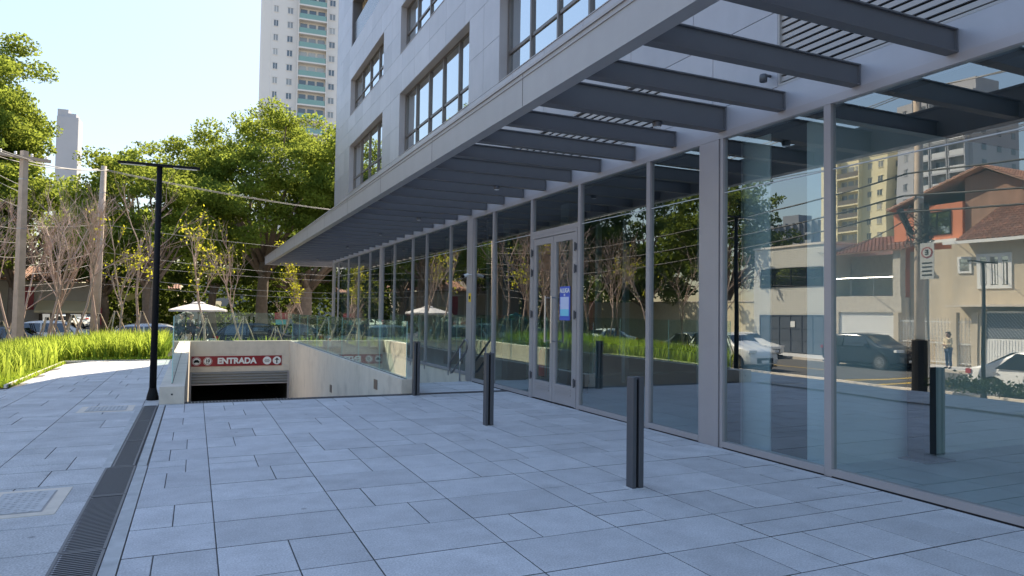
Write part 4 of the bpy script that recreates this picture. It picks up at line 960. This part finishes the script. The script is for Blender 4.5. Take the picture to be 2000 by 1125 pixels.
# ------------------------------------------------------------------ cars
def wheel(t, x, y, z, r, w_, sgn):
    W = MB().tube([(x - w_ / 2, y, z), (x + w_ / 2, y, z)], r, 20).build('wheel', rubber, t)
    xo = x + sgn * (w_ / 2 + .002)
    rim = MB().tube([(xo - .004, y, z), (xo + .004, y, z)], r * .18, 10)
    for k in range(10):
        a = 2 * math.pi * k / 10; ca, sa = math.cos(a), math.sin(a)
        rim.add([(xo, y + ca * .1 * r - sa * .05 * r, z + sa * .1 * r + ca * .05 * r), (xo, y + ca * .66 * r - sa * .07 * r, z + sa * .66 * r + ca * .07 * r), (xo, y + ca * .66 * r + sa * .07 * r, z + sa * .66 * r - ca * .07 * r), (xo, y + ca * .1 * r + sa * .05 * r, z + sa * .1 * r - ca * .05 * r)], [(0, 1, 2, 3)])
    for k in range(20):
        a0, a1 = 2 * math.pi * k / 20, 2 * math.pi * (k + 1) / 20
        rim.add([(xo, y + math.cos(a) * q, z + math.sin(a) * q) for a, q in ((a0, .6 * r), (a1, .6 * r), (a1, .7 * r), (a0, .7 * r))], [(0, 1, 2, 3)])
    rim.build('rim', mat('alloy', (.55, .55, .56), .3, .8), W)
def car(x, y, z, rz, paint, label, kind='sedan', L=4.4, H=1.45, W_=1.78, group='parked cars'):
    t = thing('parked_car', (x, y, z), label, 'car', group); t.rotation_euler = (0, 0, rz); ORG[t.name] = Vector((0, 0, 0))
    hw = W_ / 2; suv = kind == 'suv'; belt = .60 * H if not suv else .62 * H; gc = .2 if suv else .16; hood = belt + .02 if suv else belt - .02
    # stations y (front at -L/2): ybot, z lower, z belt, top z, half width belt, half width top
    if suv: prof = [(-.50, .55 * H * .55, .42 * H), (-.485, hood - .18, None), (-.36, hood, None), (-.27, hood + .03, None), (-.10, H * .95, 1), (.02, H, 1), (.25, H * .985, 1), (.37, H * .94, 1), (.47, belt + .08, None), (.50, belt - .08, None)]
    else: prof = [(-.50, .38 * H, None), (-.485, hood - .16, None), (-.36, hood - .02, None), (-.22, hood + .03, None), (-.06, H * .95, 1), (.05, H, 1), (.18, H * .975, 1), (.36, belt + .09, None), (.47, belt + .06, None), (.50, belt - .12, None)]
    b = MB(); rows = []
    for (yy, zt, roof) in prof:
        f = 1 - .12 * (abs(yy) / .5) ** 4; w1 = hw * f; zb = min(belt, zt); wt = hw * (.80 if roof else .93) * f
        lo = gc + (.08 if abs(yy) > .45 else 0)
        rows.append([(0, yy * L, lo), (w1 * .9, yy * L, lo), (w1 * .985, yy * L, lo + .12), (w1, yy * L, (lo + zb) / 2 + .08), (w1 * .965, yy * L, max(zb - .01, lo + .15)), (wt, yy * L, max(zt - .035, zb - .005)), (wt * .9, yy * L, zt), (0, yy * L, zt + .015)])
    n = 8; V = []; F_ = []
    for r_ in rows: V += r_ + [(-a, b_, c) for a, b_, c in r_[1:-1]][::-1]
    m_ = 14
    for i in range(len(rows) - 1):
        for j in range(m_): F_.append((i * m_ + j, (i + 1) * m_ + j, (i + 1) * m_ + (j + 1) % m_, i * m_ + (j + 1) % m_))
    F_ += [tuple(range(m_)), tuple((len(rows) - 1) * m_ + j for j in range(m_))[::-1]]
    bo = MB().add(V, F_).build('body', paint, t, True); sbm = bo.modifiers.new('sub', 'SUBSURF'); sbm.levels = 1; sbm.render_levels = 2
    for p in bo.data.polygons: p.use_smooth = True
    # glass
    g0 = prof[3][0] * L + .12; gr = prof[7 if not suv else 8][0] * L - .12; r0 = prof[4][0] * L; r1 = prof[6 if not suv else 7][0] * L
    zt = H * .93
    for s in (-1, 1):
        xb, xt = s * hw * .985, s * hw * .835
        q = MB(); ym = (r0 + r1) / 2 + .1
        for a0, a1, c0, c1 in ((g0 + .22, ym - .03, r0 + .02, ym - .03), (ym + .04, gr - .2, ym + .04, r1 - .04)):
            q.add([(xb, a0, belt + .02), (xb, a1, belt + .02), (xt, c1, zt - .02), (xt, c0, zt - .02)], [(0, 1, 2, 3)])
        q.build('side_window', carg, t)
        MB().rbox((s * (hw + .06), g0 + .38, belt + .08), (.16, .10, .11)).build('mirror', paint, t)
        MB().rbox((s * (hw * .985), ym + .0, belt - .1), (.03, .14, .025)).rbox((s * (hw * .985), ym + .85, belt - .1), (.03, .14, .025)).build('door_handle', steel, t)
        MB().rbox((s * hw * .74, -L * .476, hood - .17), (.36, .18, .11), rz=s * .3).build('headlight', mat('headlight', (.7, .72, .75), .15), t)
        MB().rbox((s * hw * .76, L * .478, belt - .10), (.34, .14, .14), rz=-s * .2).build('taillight', mat('taillight', (.45, .02, .02), .2), t)
        for yy in (-.305 * L, .30 * L):
            rr_ = .335 if suv else .31
            MB().tube([(s * (hw - .10), yy, rr_), (s * (hw + .004), yy, rr_)], rr_ + .07, 22).build('wheel_arch', black, t)
            wheel(t, s * (hw - .09), yy, rr_, rr_, .21, s)
    wf = hw * .78
    MB().add([(-hw * .86, g0 - .06, hood + .06), (hw * .86, g0 - .06, hood + .06), (wf * .95, r0 - .10, zt + .01), (-wf * .95, r0 - .10, zt + .01)], [(0, 1, 2, 3)]).build('windscreen', carg, t)
    MB().add([(-hw * .82, gr + .12, belt + .13), (hw * .82, gr + .12, belt + .13), (wf * .93, r1 + .12, zt + .0), (-wf * .93, r1 + .12, zt + .0)], [(3, 2, 1, 0)]).build('rear_window', carg, t)
    MB().box(-hw * .5, hw * .5, -L * .5 - .012, -L * .5 + .05, gc + .14, gc + .36).build('grille', black, t)
    MB().box(-.2, .2, -L * .5 - .02, -L * .5 - .012, gc + .16, gc + .26).build('licence_plate', white, t)
    MB().box(-hw * .9, hw * .9, -L * .47, L * .47, gc - .03, gc + .03).build('sill', black, t)
    return t
pw, pdk, pgrey, psil, pred = mat('paint_white', (.72, .72, .70), .22), mat('paint_navy', (.022, .03, .042), .18), mat('paint_grey', (.10, .11, .12), .2), mat('paint_silver', (.45, .48, .5), .25, .4), mat('paint_red', (.35, .03, .03), .25)
car(-18.1, 23.1, -.855, 0, pdk, 'dark navy suv parked by the roller shutter garage, reflected in glass', 'suv', 4.3, 1.62, 1.8)
car(-18.1, 31.3, -.855, 0, pw, 'white sedan parked beside the white tiled house, reflected in glass', 'sedan', 4.6, 1.42, 1.82)
car(-11.0, 15.6 - 4.2, -.855, 0, pw, 'white car at the right edge of the reflection by the hedge', 'sedan', 4.3, 1.5, 1.78)
car(-1.3, 35.2, -.86, R(90), psil, 'silver suv with blue tinted windows parked beyond the lamp post', 'suv', 4.4, 1.65)
car(-7.2, 37.5, -.86, R(92), pgrey, 'grey sedan parked beyond the strap leaf bed at the left', 'sedan', 4.4)
car(-12.2, 37.3, -.86, R(90), pw, 'white sedan parked at the far left beyond the bed', 'sedan', 4.3)
car(3.1, 38, -.86, R(90), pdk, 'dark suv parked behind the young tree on crossed stakes', 'suv', 4.4, 1.65)
car(8.6, 38.4, -.86, R(90), pw, 'white sedan parked beyond the end of the glass building', 'sedan', 4.4)
car(-6.5, 43.5, -.86, R(90), pw, 'white car farther back between the tree trunks at left', 'suv', 4.2, 1.6)
car(-13.2, 29.5, -.855, 0, pgrey, 'grey car driving on the street, reflected in glass', 'sedan', 4.2)
car(-11.0, 24.5, -.855, 0, pw, 'white car on the near side of the street, reflected above the bed', 'suv', 4.2, 1.6)

# ------------------------------------------------------------------ houses across the street (seen in the glass)
def win(par, x, y0, y1, z0, z1, n=2, fm=None, th=.05, sgn=1):
    f = MB(); xa, xb = x, x + sgn * .05
    xa, xb = min(xa, xb), max(xa, xb)
    f.box(xa, xb, y0, y1, z0, z0 + th).box(xa, xb, y0, y1, z1 - th, z1)
    for i in range(n + 1):
        y = min(max(y0 + (y1 - y0) * i / n, y0 + th / 2), y1 - th / 2); f.box(xa, xb, y - th / 2, y + th / 2, z0 + th, z1 - th)
    fo = f.build('window', fm or white, par)
    xg = x + sgn * .02
    MB().add([(xg, y0, z0), (xg, y1, z0), (xg, y1, z1), (xg, y0, z1)], [(0, 1, 2, 3)] if sgn > 0 else [(3, 2, 1, 0)]).build('pane', wing, fo); return fo
h = thing('house', (-22, 31.8, -.73), 'two storey white tiled house with ribbon window and dark garage door', 'house')
MB().box(-30, -22, 28.9, 34.6, -.8, 5.7).build('wall', wtile, h)
MB().box(-30.05, -21.93, 28.85, 34.65, 5.7, 5.82).build('roof', conc, h)
win(h, -21.999, 29.2, 34.0, 3.25, 4.42, 4, black)
gd = MB().box(-21.999, -21.93, 29.1, 34.0, -.73, 1.58).build('garage_door', slate, h)
q = MB()
for i in range(7):
    y = 29.1 + 4.85 * i / 6; q.box(-21.93, -21.90, y, y + .05, -.7, 1.56)
for z in (-.68, .05, .75, 1.5): q.box(-21.93, -21.905, 29.16, 33.95, z, z + .05)
q.build('panel_bars', slate, gd)
MB().box(-21.90, -21.895, 31.2, 31.5, .85, 1.2).build('notice', white, gd)
tl = MB()
for i in range(60): tl.box(-22.0, -21.994, 28.9, 34.6, -.7 + i * .108, -.69 + i * .108)
for i in range(50): tl.box(-22.0, -21.9935, 28.9 + i * .114, 28.91 + i * .114, -.7, 5.7)
tl.build('tile_joints', mat('tile_joint', (.5, .48, .42), .9), h)
t = thing('boundary_wall', (-22, 40, -.73), 'cream rough rendered garden wall beside the white house', 'wall')
MB().box(-22.2, -22, 34.62, 60, -.8, 2.4).build('wall', mat('rough_cream', (.62, .55, .38), .95, noise=.15, nscale=4, bump=.8, bscale=8), t); MB().box(-22.25, -21.95, 34.62, 60, 2.4, 2.46).build('coping', conc, t)
h = thing('house', (-22, 26.3, -.73), 'low house with glass balcony above a white roller garage door', 'house')
MB().box(-22.3, -22, 24.3, 28.88, 1.75, 2.6).box(-22.3, -22, 24.3, 24.75, -.8, 1.75).box(-22.3, -22, 28.1, 28.88, -.8, 1.75).box(-29, -24, 24.3, 28.88, -.8, 5.0).build('wall', stonew, h)
MB().box(-24.0, -23.96, 24.3, 25.7, 2.6, 5.0).build('red_wall', terra, h)
MB().box(-24, -22.3, 24.3, 28.88, 2.4, 2.55).box(-24, -22.3, 24.3, 24.4, -.8, 2.4).build('balcony_slab', conc, h)
g_ = MB().box(-22.15, -22.1, 24.75, 28.1, -.73, 1.75).build('garage_door', white, h)
q = MB()
for i in range(24): q.box(-22.1, -22.085, 24.75, 28.1, -.7 + i * .1, -.65 + i * .1)
q.build('ribs', white, g_)
bl = MB().tube([(-22.05, 24.5, 3.6), (-22.05, 28.8, 3.6)], .03, 6).build('balcony_rail', steel, h)
q = MB()
for y in (24.5, 25.9, 27.3, 28.8): q.tube([(-22.05, y, 2.6), (-22.05, y, 3.58)], .025, 6)
q.build('posts', steel, bl); MB().add([(-22.05, 24.5, 2.68), (-22.05, 28.8, 2.68), (-22.05, 28.8, 3.52), (-22.05, 24.5, 3.52)], [(0, 1, 2, 3)]).build('glass', railg, bl)
MB().box(-22.4, -22.02, 24.35, 24.75, 2.6, 5.1).build('stone_column', stonew, h)
def tiled_roof(par, P0, P1, P2, P3, name='roof', rows=14):
    """P0,P1 eave; P2,P3 ridge (P3 above P0)"""
    P0, P1, P2, P3 = map(Vector, (P0, P1, P2, P3)); mb = MB(); n = max(4, int((P1 - P0).length / .22)); nrm = (P1 - P0).cross(P3 - P0).normalized()
    if nrm.z < 0: nrm = -nrm
    for i in range(n):
        a0, a1 = i / n, (i + .82) / n
        for k in range(rows):
            c0, c1 = k / rows, min(1, (k + 1.08) / rows)
            f = lambda a, c, o: tuple((P0.lerp(P1, a)).lerp(P3.lerp(P2, a), c) + nrm * o)
            am = (a0 + a1) / 2
            mb.add([f(a0, c0, .03), f(am, c0, .10), f(a1, c0, .03), f(a1, c1, .0), f(am, c1, .06), f(a0, c1, .0)], [(0, 1, 4, 5), (1, 2, 3, 4)])
    o = mb.build(name, rooft, par)
    MB().add([P0, P1, P2, P3, P0 - nrm * .06, P1 - nrm * .06, P2 - nrm * .06, P3 - nrm * .06], [(0, 1, 2, 3), (7, 6, 5, 4), (0, 4, 5, 1), (1, 5, 6, 2), (2, 6, 7, 3), (3, 7, 4, 0)]).build('roof_deck', brownw, o)
    return o
tiled_roof(h, (-21.8, 24.1, 5.0), (-21.8, 28.9, 5.0), (-26, 28.9, 6.2), (-26, 24.1, 6.2))
h = thing('house', (-24, 22, -.73), 'terracotta red house with clay tiled gable roof and stained brown wall', 'house')
MB().box(-32, -23.8, 22.3, 26.0, -.8, 7.35).build('wall', terra, h)
MB().add([(-24, 16.5, -.8), (-24, 22.29, -.8), (-24, 22.29, 8.5), (-24, 21.2, 8.75), (-24, 16.5, 6.4), (-32, 16.5, -.8), (-32, 22.29, -.8), (-32, 22.29, 8.5), (-32, 21.2, 8.75), (-32, 16.5, 6.4)], [(0, 1, 2, 3, 4), (9, 8, 7, 6, 5), (0, 4, 9, 5), (4, 3, 8, 9), (3, 2, 7, 8), (1, 6, 7, 2)]).build('gable_wall', brownw, h)
tiled_roof(h, (-23.5, 26.2, 7.35), (-32, 26.2, 7.35), (-32, 21.2, 8.95), (-23.5, 21.2, 8.95))
tiled_roof(h, (-32, 16.2, 6.3), (-23.5, 16.2, 6.3), (-23.5, 21.2, 8.95), (-32, 21.2, 8.95))
win(h, -23.799, 22.9, 24.4, 5.8, 7.0, 2, black)
MB().box(-23.8, -23.3, 22.3, 26.1, 5.35, 5.5).build('ledge', white, h)
h = thing('house', (-22, 18.5, -.73), 'beige single storey house with white framed window and clay roof', 'house')
MB().box(-23.9, -22, 14, 21.7, -.8, 5.1).box(-23.8, -22.6, 21.7, 24.25, -.8, 4.9).build('wall', beige, h)
win(h, -21.999, 18.95, 20.5, 2.85, 4.5, 3, white, .16)
win(h, -21.999, 20.75, 21.4, 3.6, 4.4, 1, white, .1)
cu = MB()
for i in range(9): cu.box(-21.97, -21.955, 19.2 + i * .13, 19.27 + i * .13, 3.05, 4.1)
cu.build('curtain', white, h)
tiled_roof(h, (-21.5, 13.8, 5.15), (-21.5, 21.2, 5.15), (-23.95, 20.6, 6.9), (-23.95, 13.8, 6.9))
MB().box(-21.6, -21.45, 13.8, 21.8, 5.0, 5.14).build('gutter', white, h)
MB().box(-22, -20.9, 16.3, 21.3, 2.0, 2.1).build('porch_roof', conc, h)
h = thing('house', (-22, 8.5, -.73), 'plain beige terrace house beyond the garage gate, at right end of street', 'house')
MB().box(-30, -22.05, 3, 13.9, -.8, 5.6).build('wall', beige, h)
for y in (5, 8.2, 11): win(h, -22.049, y, y + 1.5, 2.9, 4.3, 2, white, .1)
tiled_roof(h, (-21.7, 3, 5.6), (-21.7, 13.9, 5.6), (-26, 13.9, 7.2), (-26, 3, 7.2))
# gates
t = thing('ornate_gate_fence', (-21.4, 21.5, -.73), 'white ornate cast metal gates between cream pillars on the far sidewalk', 'fence')
pm = MB()
for y in (24.1, 21.15, 20.2): pm.box(-21.55, -21.3, y - .13, y + .13, -.8, 1.75)
pm.build('pillar', beige, t)
for (a, b) in ((21.3, 23.95), (20.35, 21.0)):
    q = MB(); n = int((b - a) / .16)
    for i in range(n + 1):
        y = a + (b - a) * i / n; q.tube([(-21.42, y, -.70), (-21.42, y, 1.5)], .012, 5)
    for z in (-.6, .3, 1.3): q.box(-21.44, -21.40, a, b, z, z + .04)
    for i in range(n):
        for k in range(10):
            yc, zc_ = a + (b - a) * (i + .5) / n, -.45 + k * .195
            q.tube([(-21.42, yc + .055 * math.cos(u_), zc_ + .075 * math.sin(u_)) for u_ in np.linspace(0, 2 * math.pi, 7)], .010, 4, caps=False)
    q.build('gate', white, t)
t = thing('garage_gate', (-21.4, 18, -.73), 'cream garage gate with diagonal slats above vertical boards', 'gate')
MB().box(-21.5, -21.35, 19.75, 20.05, -.8, 1.9).box(-21.5, -21.35, 15.8, 16.1, -.8, 1.9).build('post', beige, t)
q = MB().box(-21.45, -21.4, 16.1, 19.75, -.7, .55)
for i in range(30): q.box(-21.4, -21.385, 16.1 + i * .121, 16.17 + i * .121, -.7, .55)
q.build('lower_boards', white, t)
q = MB().box(-21.45, -21.4, 16.1, 19.75, 1.72, 1.8).box(-21.45, -21.4, 16.1, 19.75, .55, .62)
for i in range(26):
    y = 16.1 + i * .14; y2 = y + .95; z2 = 1.72
    if y2 > 19.75: z2 = .62 + (19.75 - y) / .95 * 1.1; y2 = 19.75
    q.tube([(-21.42, y, .62), (-21.42, y2, z2)], .028, 4)
q.build('slats', white, t)
MB().box(-21.48, -21.40, 16.1, 19.75, .6, 1.7).build('shade_panel', slate, t)

# yellow markings on the road
struct(MB().box(-14.8, -9.95, 17.0, 17.25, -.854, -.851).box(-16.5, -9.95, 18.4, 18.62, -.854, -.851).box(-15.5, -10.5, 15.7, 15.9, -.854, -.851).build('yellow_road_markings', yellow))
struct(MB().box(-14.42, -14.30, -60, 12, -.854, -.851).box(-14.42, -14.30, 22, 36, -.854, -.851).build('centre_line', yellow))

# ------------------------------------------------------------------ towers
def tower(name, loc, rz, W_, Dp, H_, wall, label, bays, fl=3.0, railm=None, side=None, balcony=(), roofx=None, z_from=0):
    """front face looks to local -Y ; bays: list of (x0,x1,kind)"""
    t = thing(name, loc, label, 'tower building'); t.rotation_euler = (0, 0, rz); ORG[t.name] = Vector((0, 0, 0))
    MB().box(-W_ / 2, W_ / 2, 0, Dp, 0, H_).build('wall', wall, t)
    nf = int(H_ / fl); f0 = int(z_from / fl)
    def rep_(proto, dxyz_list):
        for d in dxyz_list:
            c = proto.copy(); COL.objects.link(c); c.parent = t; c.location = d
            for ch in list(proto.children):
                e = ch.copy(); COL.objects.link(e); e.parent = c
    for (a, b, k) in bays:
        if k == 'balc':
            MB().box(a - .25, a - .101, -1.26, 0, 0, H_).box(b + .101, b + .25, -1.26, 0, 0, H_).build('pier', wall, t)
            p = MB().box(a - .1, b + .1, -1.25, -.001, -.3, 0).build('balcony', wall, t)
            MB().box(a, b, -1.20, -1.17, .02, 1.05).build('railing', railm or steel, p)
            dm = MB(); n_ = 3
            for q in range(n_): dm.box(a + (b - a) * (q + .12) / n_, a + (b - a) * (q + .88) / n_, -.08, -.002, .1, 2.3)
            dm.build('balcony_door', towg, p)
            p.location = (0, 0, f0 * fl); rep_(p, [(0, 0, f * fl) for f in range(f0 + 1, nf)])
        else:
            p = MB().box(a, b, -.09, -.001, .88, .98).box((a + b) / 2 - .05, (a + b) / 2 + .05, -.07, -.0505, 1.0, 2.2).box(a - .02, b + .02, -.12, -.001, 2.22, 2.32).build('window', wall, t)
            MB().box(a + .1, b - .1, -.05, -.002, 1.0, 2.2).build('pane', towg, p)
            p.location = (0, 0, f0 * fl); rep_(p, [(0, 0, f * fl) for f in range(f0 + 1, nf)])
    if side:
        p = MB().box(-W_ / 2 - .05, -W_ / 2 + .001, 2.5, 3.8, 1.0, 2.2).build('side_window', towg, t); p.location = (0, 0, f0 * fl)
        rep_(p, [(0, yy, f * fl) for f in range(f0, nf) for yy in (0, 4.5, 9.0) if not (f == f0 and yy == 0)])
    if roofx: 
        r_ = MB()
        for (a, b, c, d, e) in roofx: r_.box(a, b, c, d, H_, H_ + e)
        r_.build('roof_block', wall, t)
    return t
tt = tower('apartment_tower', (20.6, 150, -.8), R(-4), 15.5, 22, 84, paleT, 'tall pale apartment tower with green glass balconies above the trees', [(-7.3, -6.3, 'win'), (-4.6, -3.4, 'win'), (-2.2, 3.2, 'balc'), (3.9, 5.2, 'win'), (5.9, 7.2, 'win')], railm=greent, z_from=36)
MB().prism([(-7.76, 0.001), (-7.76, 14), (-9.2, 14), (-9.8, 3), (-9.3, 1.2)], 0, 83).build('side_wing', paleT, tt)
for f in range(12, 27): MB().box(-9.72, -9.6, 3.5, 5.0, f * 3 + 1, f * 3 + 2.2).build('wing_window', towg, tt)
tower('apartment_tower', (-29.6, 200, -.8), R(-3), 4.6, 5, 48.8, greywall, 'plain grey tower block beside the huge left tree', [], roofx=[(-2.29, 0, .5, 4, 1.9), (.001, 1.7, .5, 4, 1.0)])
# reflected towers: fronts face +X (rotate so local -Y looks to +X)
tower('apartment_tower', (-120, 108, -.8), R(90), 17, 16, 38.2, cream, 'cream yellow apartment tower with stacked balconies, reflected in glass', [(-7.6, -6.4, 'win'), (-5.0, -3.9, 'win'), (-2.4, 2.8, 'balc'), (4.2, 5.2, 'win'), (6.4, 7.4, 'win')], railm=mat('brown_rail', (.16, .13, .10), .4), side=True, z_from=12, roofx=[(-4, 2, 2, 8, 2.5)])
tower('apartment_tower', (-120, 89.5, -.8), R(90), 15.5, 14, 45.5, greywall, 'taller grey tower with gridded windows, reflected behind the red house', [(-6.8, -4.0, 'balc'), (-3.2, -.4, 'balc'), (.4, 3.2, 'balc'), (5.6, 6.4, 'win')], railm=mat('white_rail', (.6, .6, .6), .4), side=True, z_from=20, roofx=[(-7, -1, 2, 9, 2.8), (1, 3, 2, 6, 2.2)])
tower('apartment_tower', (-200, 202, -.8), R(90), 26, 16, 38.5, mat('tower_dark', (.20, .22, .25), .8), 'low dark blue-grey tower group in the distance, reflected in glass', [(-11, -8, 'balc'), (-5, -2, 'balc'), (2, 5, 'balc'), (8, 11, 'balc')], roofx=[(-2, 6, 2, 9, 3.5)])  # dark blue-grey wall colour

# ------------------------------------------------------------------ shops behind the left trees
h = thing('corner_shop', (-11, 62, -.86), 'beige shop with tan awning and red signs behind the bare trees', 'shop')
MB().box(-18, -6.8, 62, 70, -.9, 3.3).build('wall', bwhite, h)
MB().box(-18.2, -12.6, 61.9, 70, 3.31, 5.2).build('upper_storey', mat('shop_grey', (.3, .28, .27), .85), h)
MB().add([(-10.6, 60.4, 1.15), (-7.0, 60.4, 1.15), (-7.0, 61.99, 1.9), (-10.6, 61.99, 1.9), (-10.6, 60.4, 1.0), (-7.0, 60.4, 1.0), (-7, 61.99, 1.75), (-10.6, 61.99, 1.75)], [(0, 1, 2, 3), (7, 6, 5, 4), (0, 4, 5, 1), (1, 5, 6, 2), (3, 7, 4, 0)]).build('awning', mat('awning_tan', (.68, .56, .36), .85), h)
for x in (-13.5, -12, -10.2, -9.2, -8.2, -7.4): MB().box(x - .35, x + .35, 61.94, 61.998, -.6, .9).build('shop_window', wing, h)
MB().box(-11.5, -10.9, 61.9, 61.99, 1.2, 2.9).box(-6.9, -6.4, 61.0, 61.05, .1, 1.4).build('red_sign', redm, h)
tiled_roof(h, (-13, 61.5, 3.4), (-6.5, 61.5, 3.4), (-6.5, 66, 4.6), (-13, 66, 4.6))
t = thing('market_tent', (-15.8, 58, -.86), 'teal fabric market tent beyond the parked cars at far left', 'tent')
for a in (-17, -14.6):
    for b in (57, 59): MB().tube([(a, b, -.86), (a, b, .75)], .03, 6).build('leg', steel, t)
MB().add([(-17.2, 56.8, .75), (-14.4, 56.8, .75), (-14.4, 59.2, .75), (-17.2, 59.2, .75), (-15.8, 58, 1.5)], [(0, 1, 4), (1, 2, 4), (2, 3, 4), (3, 0, 4), (3, 2, 1, 0)]).build('canopy', teal, t)
h = thing('background_house', (-3.9, 70, -.86), 'cream low house glimpsed between trunks right of the leaning pole', 'house')
MB().box(-7.5, -1.5, 70, 78, -.9, 3.2).build('wall', cream, h); tiled_roof(h, (-7.8, 69.6, 3.2), (-1.2, 69.6, 3.2), (-1.2, 74, 4.6), (-7.8, 74, 4.6))
for x in (-6.4, -4.6, -2.8): MB().box(x - .4, x + .4, 69.94, 69.998, .6, 1.9).build('window', wing, h)
h = thing('background_house', (9, 74, -.86), 'grey wide building hidden in shade behind the dark trunks', 'building')
MB().box(-.5, 26, 74, 84, -.9, 4.2).build('wall', greywall, h)
for k in range(8): MB().box(1 + k * 3, 2.4 + k * 3, 73.95, 73.998, .5, 2.2).build('window', wing, h)
t = thing('litter_bin', (3.9, 36, -.86), 'red and white sign box on a green stand beyond the right railing', 'sign')
MB().box(3.55, 4.15, 35.6, 35.66, 1.0, 1.32).build('panel', redm, t); MB().box(3.6, 4.1, 35.6, 35.65, .75, .98).build('lower_panel', teal, t); MB().tube([(3.85, 35.64, -.86), (3.85, 35.64, .76)], .04, 8).build('post', bolm, t)
t.name = 'street_notice'
